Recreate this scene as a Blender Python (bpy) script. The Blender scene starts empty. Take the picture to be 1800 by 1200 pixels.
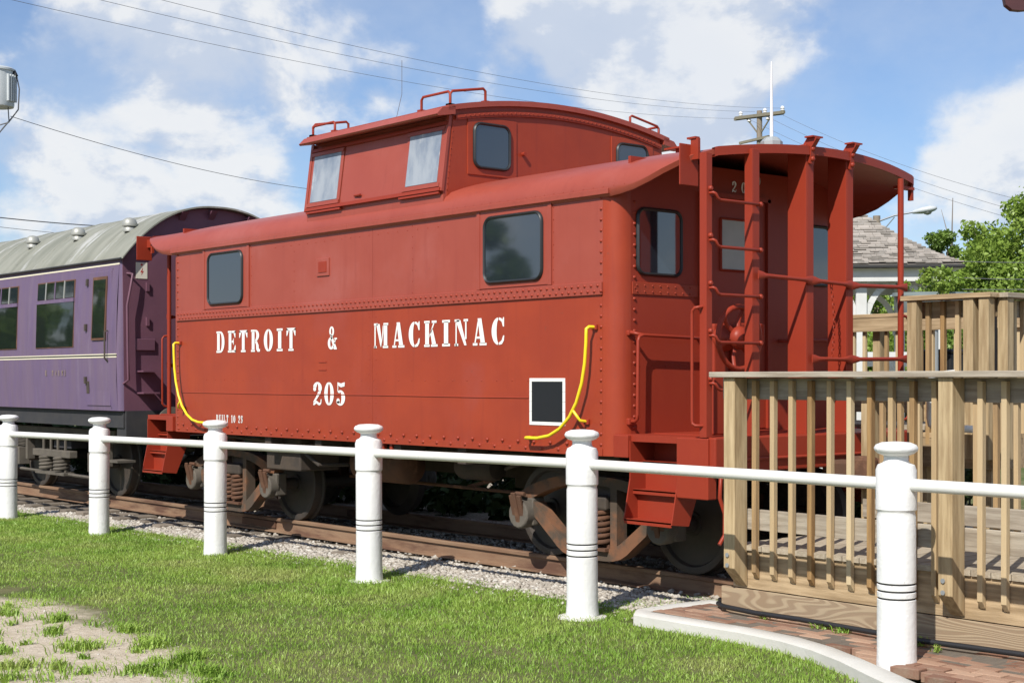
import bpy, math, random
import numpy as np
from mathutils import Vector, Matrix
R = math.radians
random.seed(7); rng = np.random.default_rng(7)
scene = bpy.context.scene
col = scene.collection

# ------------------------------------------------------------------ camera, sky, sun, exposure
cam = bpy.data.cameras.new("camera"); camo = bpy.data.objects.new("camera", cam); col.objects.link(camo)
camo.location = (8.69, -9.76, 1.617)
camo.rotation_euler = (R(90), 0, math.atan2(.7638, .6455))
cam.sensor_width = 36; cam.lens = 52.0; cam.shift_y = 65 / 1800
cam.clip_start = .1; cam.clip_end = 3000
scene.camera = camo
SUN_AZ = (.41, -.912); SUN_EL = R(43.5)
world = bpy.data.worlds.new("World"); scene.world = world; world.use_nodes = True
scene.view_settings.view_transform = 'Standard'; scene.view_settings.look = 'None'
scene.view_settings.exposure = 0.12; scene.view_settings.gamma = 1; scene.view_settings.use_curve_mapping = False

class NT:
    """small node-tree helper"""
    def __init__(s, tree): s.t = tree; s.n = tree.nodes; s.l = tree.links
    def new(s, typ, **kw):
        n = s.n.new(typ)
        for k, v in kw.items():
            if k == 'ins':
                for kk, vv in v.items():
                    if hasattr(vv, 'is_linked') or isinstance(vv, bpy.types.NodeSocket): s.l.new(vv, n.inputs[kk])
                    else: n.inputs[kk].default_value = vv
            else: setattr(n, k, v)
        return n
    def math(s, op, a, b=None, c=None, clamp=False):
        n = s.new('ShaderNodeMath', operation=op, use_clamp=clamp)
        for i, v in enumerate((a, b, c)):
            if v is None: continue
            if isinstance(v, bpy.types.NodeSocket): s.l.new(v, n.inputs[i])
            else: n.inputs[i].default_value = v
        return n.outputs[0]
    def mix(s, fac, a, b, blend='MIX'):
        n = s.new('ShaderNodeMix', data_type='RGBA', blend_type=blend)
        for i, v in ((0, fac), (6, a), (7, b)):
            if isinstance(v, bpy.types.NodeSocket): s.l.new(v, n.inputs[i])
            elif i == 0: n.inputs[0].default_value = v
            else: n.inputs[i].default_value = (*v[:3], 1)
        return n.outputs[2]
    def ramp(s, fac, lo, hi):
        n = s.new('ShaderNodeMapRange', interpolation_type='SMOOTHSTEP', ins={0: fac, 1: lo, 2: hi}); return n.outputs[0]
    def noise(s, vec, scale, detail=4, rough=.55, out=0, dist=0.):
        n = s.new('ShaderNodeTexNoise', ins={'Vector': vec, 'Scale': scale, 'Detail': detail, 'Roughness': rough, 'Distortion': dist}); return n.outputs[out]
    def mapping(s, vec, sc=(1, 1, 1), loc=(0, 0, 0)):
        n = s.new('ShaderNodeMapping', ins={0: vec, 1: loc, 3: sc}); return n.outputs[0]

w = NT(world.node_tree); w.n.clear()
sky = w.new('ShaderNodeTexSky', sky_type='NISHITA', sun_disc=False)
sky.sun_elevation = SUN_EL; sky.sun_rotation = math.atan2(SUN_AZ[0], SUN_AZ[1]); sky.air_density = 1.0; sky.dust_density = .25; sky.ozone_density = 2.2
tc = w.new('ShaderNodeTexCoord'); D = tc.outputs['Generated']
sep = w.new('ShaderNodeSeparateXYZ', ins={0: D})
dv = w.mapping(D, sc=(1, 1, 1.45), loc=(.35, .1, .2))
# cumulus banks: where the sky carries its larger clouds (compass direction, elevation, angular radius, weight)
BANKS = [(153.0, 13.5, .085, .16), (148.0, 11.0, .07, .12), (151.5, 7.4, .060, .16), (156.0, 10.5, .05, .06), (147.5, 6.2, .045, .08), (143.3, 10.6, .040, .10), (136.5, 13.6, .060, .17), (131.5, 12.6, .060, .15), (134.0, 10.0, .05, .07),
         (121.5, 9.6, .050, .15), (124.5, 7.6, .035, .08), (119.5, 6.5, .045, .10), (123.0, 5.0, .05, .06), (142.0, 14.6, .030, -.12), (127.3, 9.0, .045, -.19), (159.0, 14.0, .03, -.10), (140.5, 8.0, .03, -.06), (123.0, 14.0, .05, -.08), (147.0, 8.6, .02, -.05)]
bank = None
for az_, el_, rad_, wt_ in BANKS:
    dvv = (math.cos(R(az_)) * math.cos(R(el_)), math.sin(R(az_)) * math.cos(R(el_)), math.sin(R(el_)))
    ds = w.new('ShaderNodeVectorMath', operation='DISTANCE', ins={0: D}); ds.inputs[1].default_value = dvv
    g = w.new('ShaderNodeMapRange', interpolation_type='SMOOTHERSTEP', ins={0: ds.outputs['Value'], 1: rad_ * 1.9, 2: 0.0, 3: 0.0, 4: wt_}).outputs[0]
    bank = g if bank is None else w.math('ADD', bank, g)
base1 = w.noise(dv, 7.5, 12, .56, dist=.15)
n1 = w.math('ADD', base1, bank)
base2 = w.noise(w.mapping(dv, loc=(.006, -.012, .024)), 7.5, 8, .56, dist=.15)   # the same field a little higher and sunward: bright tops, grey bases
mask = w.ramp(n1, .515, .675)
lit = w.ramp(w.math('SUBTRACT', base1, base2), -.045, .05)
thick = w.ramp(n1, .60, .86)
cloudc = w.mix(lit, (6.1, 6.9, 8.3), (9.4, 9.5, 9.6))
cloudc = w.mix(w.math('MULTIPLY', thick, .30), cloudc, (7.4, 8.0, 9.0))
veil = w.math('MULTIPLY', w.ramp(w.noise(dv, 3.2, 7, .6), .36, .68), .40)
lowhaze = w.ramp(sep.outputs[2], .16, -.02)
skyb = w.mix(1.0, sky.outputs[0], (1.02, 1.10, 1.28), 'MULTIPLY')
skyc = w.mix(w.math('MULTIPLY', lowhaze, .40), skyb, (5.6, 7.0, 8.8))
skyc = w.mix(veil, skyc, (7.0, 7.8, 9.0))
mixc = w.mix(w.math('MULTIPLY', mask, .92), skyc, cloudc)
bg = w.new('ShaderNodeBackground', ins={0: mixc, 1: .088})
w.l.new(bg.outputs[0], w.new('ShaderNodeOutputWorld').inputs[0])

sl = bpy.data.lights.new("sun", 'SUN'); sl.energy = 5.0; sl.angle = R(.53); sl.color = (1, .955, .88)
so = bpy.data.objects.new("sun", sl); col.objects.link(so)
sd = Vector((SUN_AZ[0] * math.cos(SUN_EL), SUN_AZ[1] * math.cos(SUN_EL), math.sin(SUN_EL))).normalized()
so.rotation_euler = sd.to_track_quat('Z', 'Y').to_euler(); so.location = (10, -20, 20)

# ------------------------------------------------------------------ materials
def srgb(r, g, b):
    f = lambda c: (c / 255 / 12.92) if c <= 10 else ((c / 255 + .055) / 1.055) ** 2.4
    return (f(r), f(g), f(b))
MATS = {}
def mat(name, c, rough=.6, c2=None, amt=.5, scale=3, stretch=(1, 1, 1), bump=0., bscale=30, bstretch=None, metal=0., rnd=0., dents=0., spec=.5, ior=None, c3=None, s3=.8, t3=(.55, .7), emit=None, rand_col=None, coord='Object', detail=5, streak=None, spots=None):
    m = bpy.data.materials.new(name); m.use_nodes = True; t = NT(m.node_tree); t.n.clear()
    out = t.new('ShaderNodeOutputMaterial'); p = t.new('ShaderNodeBsdfPrincipled'); t.l.new(p.outputs[0], out.inputs[0])
    p.inputs['Roughness'].default_value = rough; p.inputs['Metallic'].default_value = metal; p.inputs['Specular IOR Level'].default_value = spec
    if ior: p.inputs['IOR'].default_value = ior
    tcn = t.new('ShaderNodeTexCoord'); v = tcn.outputs[coord]
    colr = None
    if c2 is not None:
        nf = t.noise(t.mapping(v, stretch), scale, detail, .6)
        colr = t.mix(t.math('MULTIPLY', t.ramp(nf, .3, .7), amt), c, c2)
    if c3 is not None:
        nf3 = t.noise(t.mapping(v, stretch), s3, 8, .65)
        base = colr if colr is not None else c
        colr = t.mix(t.ramp(nf3, *t3), base, c3)
    if streak is not None:
        sn = t.noise(t.mapping(v, (7, 7, .45)), 2.2, 6, .6); colr = t.mix(t.math('MULTIPLY', t.ramp(sn, .50, .78), .55), colr if colr is not None else c, streak)
    if spots is not None:
        pn = t.noise(v, 26, 5, .7); pm = t.noise(v, 1.7, 3, .5); colr = t.mix(t.math('MULTIPLY', t.ramp(pn, .64, .71), t.ramp(pm, .42, .58)), colr if colr is not None else c, spots)
    if rnd or rand_col:
        oi = t.new('ShaderNodeObjectInfo'); rr = oi.outputs['Random']
        if rand_col: colr = t.mix(rr, colr if colr is not None else c, rand_col)
        if rnd:
            val = t.math('ADD', t.math('MULTIPLY', rr, 2 * rnd), 1 - rnd)
            hsv = t.new('ShaderNodeHueSaturation'); t.l.new(val, hsv.inputs['Value'])
            if colr is not None: t.l.new(colr, hsv.inputs['Color'])
            else: hsv.inputs['Color'].default_value = (*c, 1)
            colr = hsv.outputs[0]
    if colr is not None: t.l.new(colr, p.inputs['Base Color'])
    else: p.inputs['Base Color'].default_value = (*c, 1)
    prev = None
    if dents:
        dn = t.noise(v, 1.3, 2, .5); b0 = t.new('ShaderNodeBump', ins={'Strength': dents, 'Distance': .05, 'Height': dn}); prev = b0.outputs[0]
    if bump:
        bn = t.noise(t.mapping(v, bstretch or (1, 1, 1)), bscale, 6, .65)
        b1 = t.new('ShaderNodeBump', ins={'Strength': bump, 'Distance': .01, 'Height': bn})
        if prev is not None: t.l.new(prev, b1.inputs['Normal'])
        prev = b1.outputs[0]
    if prev is not None: t.l.new(prev, p.inputs['Normal'])
    if emit: p.inputs['Emission Color'].default_value = (*emit, 1); p.inputs['Emission Strength'].default_value = 1
    MATS[name] = m; return m

RED = (.335, .048, .018)
mat('red_paint', RED, .42, c2=(.285, .039, .017), amt=.85, spec=.36, scale=2.2, dents=.17, bump=.05, bscale=120, c3=(.31, .055, .035), s3=.9, t3=(.54, .78), streak=(.25, .034, .018), spots=(.20, .055, .035))
mat('red_paint_sheen', (.335, .066, .041), .40, c2=(.30, .053, .032), amt=.7, scale=2.0, dents=.14, bump=.04, bscale=120, c3=(.355, .090, .068), s3=.8, t3=(.5, .75), streak=(.27, .046, .030), spots=(.22, .065, .045))  # pinker than the lower red: sky sheen of the upper sheets put into the colour
mat('red_iron', (.29, .038, .018), .42, spec=.25, c2=(.27, .034, .019), scale=6, bump=.08, bscale=60)
mat('yellow_paint', (.86, .66, .02), .35)
mat('white_letter', (.82, .82, .79), .5, c2=(.72, .70, .66), scale=8)
mat('white_tape', (.80, .80, .76), .45)
mat('black_panel', (.012, .013, .016), .35, bump=.05, bscale=20)
mat('rubber', (.018, .02, .022), .45)
mat('glass', (.016, .022, .03), .04, spec=.9, ior=1.75, dents=.015)
mat('glass_coach', (.012, .018, .015), .04, spec=.8, ior=1.6, dents=.05)
mat('plexi', (.33, .36, .40), .32, c2=(.15, .19, .26), scale=5, stretch=(1, 1, .45), amt=.95, c3=(.62, .62, .60), s3=4, t3=(.55, .7))
mat('milky_pane', (.40, .40, .36), .4, c2=(.28, .30, .28), scale=3)
mat('dark_interior', (.008, .007, .007), .8)
mat('iron', (.045, .036, .030), .75, c2=(.10, .070, .048), scale=5, bump=.3, bscale=50)
mat('rust', (.13, .058, .030), .85, c2=(.065, .040, .028), scale=6, bump=.35, bscale=60, c3=(.21, .105, .058), s3=4)
mat('frame_iron', (.070, .052, .038), .85, c2=(.11, .072, .045), scale=4, bump=.35, bscale=60, c3=(.19, .085, .042), s3=2.6, t3=(.44, .60))
mat('wheel_steel', (.040, .034, .030), .6, c2=(.085, .060, .045), scale=4, bump=.15, bscale=40)
mat('rail_steel', (.20, .112, .066), .8, c2=(.33, .225, .140), scale=3, stretch=(.5, 3, 3), bump=.25, bscale=40, c3=(.115, .056, .034), s3=1.6, t3=(.48, .66))
mat('tie_wood', (.17, .14, .11), .9, c2=(.27, .225, .175), scale=5, stretch=(6, .5, 6), bump=.5, bscale=20, bstretch=(8, .6, 8), rnd=.2)
mat('stone', (.43, .385, .325), .9, c2=(.25, .215, .175), scale=9, bump=.2, bscale=60, c3=(.58, .55, .49), s3=11, t3=(.5, .6))
mat('white_paint', (.80, .80, .79), .55, c2=(.72, .715, .69), scale=4, bump=.45, bscale=28, dents=.06, c3=(.60, .56, .49), s3=2.2, t3=(.58, .80), spots=(.45, .42, .37), streak=(.66, .64, .59))
mat('pipe_paint', (.78, .775, .74), .4, c2=(.70, .69, .64), scale=3, bump=.1, bscale=25, spots=(.5, .46, .40))
mat('groove', (.03, .03, .03), .8)
def wood(name, a, b, axis, rnd=.12, rc=None):
    st = {'x': (.7, 9, 9), 'y': (9, .7, 9), 'z': (9, 9, .7)}[axis]
    mat(name, a, .82, c2=b, amt=.9, scale=3.2, stretch=st, bump=.35, bscale=9, bstretch=st, rnd=rnd, rand_col=rc, detail=8)
wood('wood_x', (.47, .345, .205), (.25, .17, .09), 'x')
wood('wood_grey_x', (.44, .385, .305), (.24, .195, .145), 'x')
wood('wood_y', (.45, .385, .29), (.31, .25, .175), 'y')
wood('wood_z', (.46, .275, .105), (.24, .13, .05), 'z', .2, (.47, .37, .225))
wood('wood_post', (.51, .39, .225), (.28, .19, .095), 'z', .1)
# plywood-like skirt grain: contour rings
def skirt_mat():
    m = bpy.data.materials.new('wood_skirt'); m.use_nodes = True; t = NT(m.node_tree)
    p = t.n['Principled BSDF']; p.inputs['Roughness'].default_value = .85
    v = t.new('ShaderNodeTexCoord').outputs['Object']
    n = t.noise(t.mapping(v, (.30, 1, 2.0)), 1.9, 2, .45, dist=.25)
    s = t.math('SINE', t.math('MULTIPLY', n, 210.0))
    f = t.ramp(s, -.5, .9)
    c = t.mix(f, (.285, .19, .11), (.42, .315, .195))
    c = t.mix(t.math('MULTIPLY', t.noise(v, 2.0, 4), .5), c, (.30, .25, .19)); t.l.new(c, p.inputs['Base Color'])
    b = t.new('ShaderNodeBump', ins={'Strength': .3, 'Distance': .004, 'Height': f}); t.l.new(b.outputs[0], p.inputs['Normal'])
    MATS['wood_skirt'] = m
skirt_mat()
mat('galv', (.45, .47, .50), .4, metal=.6)
mat('brick', (.27, .115, .068), .9, c2=(.30, .21, .15), scale=5, bump=.5, bscale=40, rand_col=(.34, .22, .15), rnd=.3, c3=(.36, .29, .21), s3=2.5, t3=(.52, .7))
mat('concrete', (.60, .585, .54), .9, c2=(.50, .48, .43), scale=3, bump=.3, bscale=50, c3=(.68, .67, .63), s3=2)
mat('hose', (.018, .018, .02), .5)
mat('purple', (.152, .102, .160), .55, c2=(.13, .086, .172), amt=.9, scale=2.5, stretch=(3, 3, .5), bump=.05, bscale=60, c3=(.20, .15, .215), s3=1.6, t3=(.55, .8), streak=(.105, .075, .105), spots=(.10, .07, .075))
mat('purple_end', (.155, .066, .098), .6, c2=(.105, .046, .075), scale=3, bump=.1, bscale=40)
mat('cream', (.74, .68, .52), .5)
mat('black_line', (.015, .015, .018), .5)
mat('coach_roof', (.27, .27, .225), .75, c2=(.17, .175, .14), amt=.9, scale=1.6, stretch=(2.5, .6, .6), bump=.2, bscale=20, c3=(.42, .42, .40), s3=1.2, t3=(.56, .66))
mat('gold_letter', (.30, .23, .16), .6)
mat('coach_black', (.03, .03, .035), .7, c2=(.06, .055, .05), scale=4)
mat('dusty_iron', (.09, .078, .064), .85, c2=(.17, .145, .115), scale=5, bump=.3, bscale=40)
mat('sign_white', (.72, .68, .58), .5); mat('sign_red', (.5, .05, .04), .5)
mat('chrome', (.42, .42, .38), .5, metal=.35, c2=(.28, .28, .25), scale=8)
mat('leaf', (.11, .165, .026), .55, c2=(.05, .095, .018), scale=1.1, amt=.9, rnd=.18)
mat('leaf_light', (.165, .225, .035), .55, c2=(.09, .15, .024), scale=1.1, amt=.9, rnd=.15)
mat('leaf_dark', (.045, .075, .022), .6, c2=(.03, .055, .018), scale=1.0, rnd=.15, spec=.15)
mat('bark', (.11, .085, .062), .9, c2=(.17, .14, .11), scale=5, stretch=(3, 3, .5), bump=.5, bscale=14)
mat('dead_wood', (.22, .19, .165), .9)
mat('pole_wood', (.26, .215, .165), .9, c2=(.17, .135, .10), scale=4, stretch=(6, 6, .4), bump=.3, bscale=20)
mat('weathered_arm', (.20, .18, .13), .9)
mat('wire', (.13, .13, .14), .6)
mat('transformer', (.52, .55, .56), .45, c2=(.42, .45, .47), scale=3)
mat('porcelain', (.75, .74, .72), .3)
mat('antenna_white', (.82, .82, .82), .4)
mat('grey_metal', (.36, .38, .38), .5, metal=.2)
mat('planter', (.22, .27, .27), .45, c2=(.15, .19, .19), scale=3)
mat('maroon', (.075, .022, .022), .5, c2=(.05, .016, .018), scale=6, stretch=(.3, 1, 6))
mat('shingle', (.20, .178, .150), .9, c2=(.36, .33, .29), scale=7, bump=.3, bscale=30, rnd=.25, rand_col=(.32, .285, .25), amt=.9)
mat('pav_white', (.62, .62, .60), .6, c2=(.5, .5, .48), scale=3)
mat('black_bin', (.012, .012, .013), .5)
mat('asphalt', (.06, .058, .056), .9)

# ------------------------------------------------------------------ mesh builder
class MB:
    def __init__(s): s.v = []; s.f = []
    def add(s, vs, fs):
        o = len(s.v); s.v += [tuple(p) for p in vs]; s.f += [tuple(i + o for i in q) for q in fs]; return s
    def box(s, x0, x1, y0, y1, z0, z1):
        v = [(x, y, z) for x in (x0, x1) for y in (y0, y1) for z in (z0, z1)]
        return s.add(v, [(0, 1, 3, 2), (4, 6, 7, 5), (0, 4, 5, 1), (2, 3, 7, 6), (0, 2, 6, 4), (1, 5, 7, 3)])
    def obox(s, c, ax, hs):
        c = Vector(c); A = [Vector(a).normalized() * h for a, h in zip(ax, hs)]
        v = [c + A[0] * i + A[1] * j + A[2] * k for i in (-1, 1) for j in (-1, 1) for k in (-1, 1)]
        return s.add(v, [(0, 1, 3, 2), (4, 6, 7, 5), (0, 4, 5, 1), (2, 3, 7, 6), (0, 2, 6, 4), (1, 5, 7, 3)])
    def bar(s, a, b, wd, th, up=(0, 0, 1)):
        a = Vector(a); b = Vector(b); d = (b - a); L = d.length; d.normalize(); u = Vector(up)
        sd_ = d.cross(u)
        if sd_.length < 1e-4: sd_ = d.cross(Vector((1, 0, 0)))
        sd_.normalize(); u = sd_.cross(d)
        return s.obox((a + b) / 2, (d, sd_, u), (L / 2, wd / 2, th / 2))
    def tube(s, pts, r, n=8, cap=True):
        P = [Vector(p) for p in pts]; rr = r if isinstance(r, (list, tuple)) else [r] * len(P)
        T = [(P[min(i + 1, len(P) - 1)] - P[max(i - 1, 0)]).normalized() for i in range(len(P))]
        ref = Vector((0, 0, 1)) if abs(T[0].z) < .9 else Vector((1, 0, 0))
        N = T[0].cross(ref).normalized(); vs = []
        for i, p in enumerate(P):
            N = (N - T[i] * N.dot(T[i])).normalized(); B = T[i].cross(N)
            vs += [p + (N * math.cos(2 * math.pi * k / n) + B * math.sin(2 * math.pi * k / n)) * rr[i] for k in range(n)]
        fs = [(i * n + k, i * n + (k + 1) % n, (i + 1) * n + (k + 1) % n, (i + 1) * n + k) for i in range(len(P) - 1) for k in range(n)]
        if cap: fs += [tuple(range(n - 1, -1, -1)), tuple((len(P) - 1) * n + k for k in range(n))]
        return s.add(vs, fs)
    def lathe(s, prof, o, axis='z', n=24):
        ax = {'x': (Vector((1, 0, 0)), Vector((0, 1, 0)), Vector((0, 0, 1))), 'y': (Vector((0, 1, 0)), Vector((0, 0, 1)), Vector((1, 0, 0))), 'z': (Vector((0, 0, 1)), Vector((1, 0, 0)), Vector((0, 1, 0)))}[axis]
        o = Vector(o); vs = []; m = len(prof)
        for r, h in prof:
            vs += [o + ax[0] * h + (ax[1] * math.cos(2 * math.pi * k / n) + ax[2] * math.sin(2 * math.pi * k / n)) * r for k in range(n)]
        fs = [(i * n + k, i * n + (k + 1) % n, (i + 1) * n + (k + 1) % n, (i + 1) * n + k) for i in range(m - 1) for k in range(n)]
        fs += [tuple(range(n - 1, -1, -1)), tuple((m - 1) * n + k for k in range(n))]
        return s.add(vs, fs)
    def prism(s, poly, o, u, v, d):
        o = Vector(o); u = Vector(u); v = Vector(v); d = Vector(d); n = len(poly)
        vs = [o + u * a + v * b for a, b in poly] + [o + u * a + v * b + d for a, b in poly]
        fs = [tuple(range(n - 1, -1, -1)), tuple(range(n, 2 * n))] + [(i, (i + 1) % n, n + (i + 1) % n, n + i) for i in range(n)]
        return s.add(vs, fs)
    def loft(s, sections, close=False, caps=True):
        n = len(sections[0]); vs = [p for sec in sections for p in sec]; fs = []
        for i in range(len(sections) - 1):
            for k in range(n if close else n - 1):
                fs.append((i * n + k, i * n + (k + 1) % n, (i + 1) * n + (k + 1) % n, (i + 1) * n + k))
        if close and caps: fs += [tuple(range(n - 1, -1, -1)), tuple((len(sections) - 1) * n + k for k in range(n))]
        return s.add(vs, fs)
    def rivet(s, p, nrm, r=.011):
        p = Vector(p); nz = Vector(nrm).normalized(); u = nz.cross(Vector((0, 0, 1)) if abs(nz.z) < .9 else Vector((1, 0, 0))).normalized(); v = nz.cross(u)
        vs = [p + (u * math.cos(a) + v * math.sin(a)) * r for a in [k * math.pi / 3 for k in range(6)]]
        vs += [p + nz * r * .75 + (u * math.cos(a) + v * math.sin(a)) * r * .62 for a in [k * math.pi / 3 for k in range(6)]]
        return s.add(vs, [(k, (k + 1) % 6, 6 + (k + 1) % 6, 6 + k) for k in range(6)] + [tuple(range(6, 12))])
    def build(s, name, m, parent=None, smooth=None, org=None, bevel=0., xf=None, fix=True):
        me = bpy.data.meshes.new(name); vs = s.v
        if xf: vs = [xf(p) for p in vs]
        if org is None: org = ORG.get(parent, (0, 0, 0)) if parent is not None else (0, 0, 0)
        vs = [(p[0] - org[0], p[1] - org[1], p[2] - org[2]) for p in vs]
        me.from_pydata(vs, [], s.f); me.update()
        if fix:
            import bmesh
            bm = bmesh.new(); bm.from_mesh(me); bmesh.ops.recalc_face_normals(bm, faces=bm.faces); bm.to_mesh(me); bm.free()
        if smooth is not None:
            me.shade_smooth(); me.set_sharp_from_angle(angle=R(smooth))
        me.materials.append(MATS[m]); o = bpy.data.objects.new(name, me); col.objects.link(o)
        if parent is not None: o.parent = parent; ORG[o] = org
        else: o.location = org; ORG[o] = org
        if bevel:
            b = o.modifiers.new('bevel', 'BEVEL'); b.width = bevel; b.segments = 2; b.limit_method = 'ANGLE'; b.angle_limit = R(40)
        return o
ORG = {}
def thing(name, label, cat, loc=(0, 0, 0), group=None):
    o = bpy.data.objects.new(name, None); col.objects.link(o); o.location = loc; o.empty_display_size = .2
    ORG[o] = tuple(loc); tag(o, label, cat, group); return o
def tag(o, label=None, cat=None, group=None, kind=None):
    if label: o['label'] = label
    if cat: o['category'] = cat
    if group: o['group'] = group
    if kind: o['kind'] = kind
    return o
def arc(c, r, a0, a1, n, u=(1, 0, 0), v=(0, 0, 1)):
    c = Vector(c); u = Vector(u); v = Vector(v)
    return [c + u * (r * math.cos(R(a0 + (a1 - a0) * i / n))) + v * (r * math.sin(R(a0 + (a1 - a0) * i / n))) for i in range(n + 1)]
def rrect(w_, h_, r, n=5):
    pts = []
    for cx_, cy_, a in ((w_ / 2 - r, h_ / 2 - r, 0), (-w_ / 2 + r, h_ / 2 - r, 90), (-w_ / 2 + r, -h_ / 2 + r, 180), (w_ / 2 - r, -h_ / 2 + r, 270)):
        pts += [(cx_ + r * math.cos(R(a + 90 * i / n)), cy_ + r * math.sin(R(a + 90 * i / n))) for i in range(n + 1)]
    return pts
def window(parent, c, w_, h_, u, v, nrm, r=.09, g=.028, glass='glass', frame='rubber', org=None):
    """rubber-gasketed window: gasket is the part, pane the sub-part"""
    c = Vector(c); u = Vector(u); v = Vector(v); nn = Vector(nrm)
    outer = rrect(w_, h_, r); mid = rrect(w_ - g, h_ - g, max(r - g / 2, .01)); inner = rrect(w_ - 2 * g, h_ - 2 * g, max(r - g, .008))
    P = lambda q, d: [c + u * a + v * b + nn * d for a, b in q]
    secs = [P(outer, -.004), P(outer, .010), P(mid, .022), P(inner, .012), P(inner, -.002)]
    n = len(outer); mb = MB(); mb.add([p for s_ in secs for p in s_], [(i * n + k, i * n + (k + 1) % n, (i + 1) * n + (k + 1) % n, (i + 1) * n + k) for i in range(4) for k in range(n)])
    fo = mb.build('window', frame, parent, smooth=50)
    pb = MB(); q = rrect(w_ - 1.7 * g, h_ - 1.7 * g, max(r - g * .85, .01)); pb.add(P(q, .006), [tuple(range(len(q)))])
    pb.build('pane', glass, fo, fix=False)
    return fo

# ------------------------------------------------------------------ ground
def gz(x, y):
    return -.19 + (.006 * (x - .7) if x < .7 else 0) * (1 if x > -16 else 0) + (-.10 if x <= -16 else 0)
def gzv(x, y):
    return np.where(x < .7, -.19 + .006 * (np.maximum(x, -16) - .7), -.19) + .022 * np.exp(-((y + .0) / 1.5) ** 4)
xs = np.unique(np.concatenate([[-900, -400, -200, -100, -60, -40], np.arange(-30, 14.01, .5), [18, 25, 40, 70, 120, 250, 500, 900]]))
ys = np.unique(np.concatenate([[-900, -400, -150, -70, -40, -25, -15], np.arange(-10, 6.01, .4), [8, 10, 14, 20, 30, 45, 70, 120, 250, 500, 900]]))
GX, GY = np.meshgrid(xs, ys, indexing='ij'); GZ = gzv(GX, GY)
nx, ny = len(xs), len(ys)
gm = MB(); gm.v = [tuple(p) for p in np.stack([GX, GY, GZ], -1).reshape(-1, 3).tolist()]
gm.f = [(i * ny + j, (i + 1) * ny + j, (i + 1) * ny + j + 1, i * ny + j + 1) for i in range(nx - 1) for j in range(ny - 1)]
def ground_mat():
    m = bpy.data.materials.new('ground'); m.use_nodes = True; t = NT(m.node_tree)
    p = t.n['Principled BSDF']; p.inputs['Roughness'].default_value = .95; p.inputs['Specular IOR Level'].default_value = .2
    v = t.new('ShaderNodeTexCoord').outputs['Object']; s = t.new('ShaderNodeSeparateXYZ', ins={0: v}); X, Y = s.outputs[0], s.outputs[1]
    turf = t.mix(t.ramp(t.noise(v, 2.5, 6), .35, .65), (.085, .105, .030), (.15, .145, .065))
    sand = t.mix(t.ramp(t.noise(v, 14, 6), .3, .7), (.48, .405, .30), (.60, .52, .41))
    sand = t.mix(t.ramp(t.noise(v, 90, 3), .5, .75), sand, (.28, .23, .17))
    grav = t.mix(t.ramp(t.noise(v, 30, 5), .35, .65), (.21, .175, .13), (.42, .365, .29))
    wob = t.math('MULTIPLY', t.math('SUBTRACT', t.noise(v, 1.1, 5), .5), 2.2)
    edge_ = t.math('SUBTRACT', t.math('SUBTRACT', -4.92, t.math('MULTIPLY', t.math('MAXIMUM', t.math('ADD', X, 1.8), 0.0), .13)), t.math('MULTIPLY', t.math('MAXIMUM', t.math('ADD', X, .6), 0.0), .24))
    sandm = t.math('MULTIPLY', t.ramp(t.math('ADD', t.math('SUBTRACT', edge_, Y), t.math('MULTIPLY', wob, .6)), -.15, .2), t.ramp(t.math('ADD', Y, 9.0), 0, .5))
    gw = t.math('MULTIPLY', t.math('SUBTRACT', t.noise(v, 2.0, 4), .5), .35)
    gravm = t.math('MULTIPLY', t.ramp(t.math('ADD', t.math('ADD', Y, 1.58), gw), -.04, .05), t.ramp(t.math('SUBTRACT', 8.5, Y), 0, .8))
    c = t.mix(sandm, turf, sand); c = t.mix(gravm, c, grav)
    far = t.ramp(Y, 9, 11); c = t.mix(far, c, t.mix(t.ramp(t.noise(v, .3, 4), .4, .6), (.10, .13, .04), (.20, .19, .10)))
    t.l.new(c, p.inputs['Base Color'])
    b = t.new('ShaderNodeBump', ins={'Strength': .6, 'Distance': .03, 'Height': t.noise(v, 22, 7, .7)}); t.l.new(b.outputs[0], p.inputs['Normal'])
    MATS['ground'] = m
ground_mat()
tag(gm.build('ground', 'ground', fix=False, smooth=60), kind='structure')

# ------------------------------------------------------------------ track
YC = .03
track = bpy.data.objects.new('railway_track', None); col.objects.link(track); tag(track, kind='structure'); ORG[track] = (0, 0, 0)
prof = [(-.068, -.165), (.068, -.165), (.068, -.152), (.012, -.138), (.010, -.042), (.036, -.034), (.037, -.006), (.030, 0), (-.030, 0), (-.037, -.006), (-.036, -.034), (-.010, -.042), (-.012, -.138), (-.068, -.152)]
for sy in (-1, 1):
    for x0, x1 in ((-45, -33), (-32.99, -21), (-20.99, -6.62), (-6.61, .97)):
        MB().prism(prof, (x0, YC + sy * .755, 0), (0, 1, 0), (0, 0, 1), (x1 - x0, 0, 0)).build('rail', 'rail_steel', track, smooth=30)
    for xj in (-6.615, -20.995):
        jb = MB(); jb.box(xj - .38, xj + .38, YC + sy * .755 - .034, YC + sy * .755 + .034, -.125, -.045).build('joint_bar', 'rust', track, bevel=.006)
tie_mesh = None
for i, x in enumerate(np.arange(-30, 1.2, .56)):
    if tie_mesh is None:
        t0 = MB().box(-.115, .115, -1.28, 1.28, -.18, 0).build('tie', 'tie_wood', track, bevel=.012); tie_mesh = t0; o = t0
    else:
        o = tie_mesh.copy(); col.objects.link(o); o.parent = track
    o.location = (x + random.uniform(-.04, .04), YC + random.uniform(-.08, .05), -.186 + random.uniform(-.012, .006)); o.rotation_euler = (0, 0, random.uniform(-.02, .02))

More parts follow.
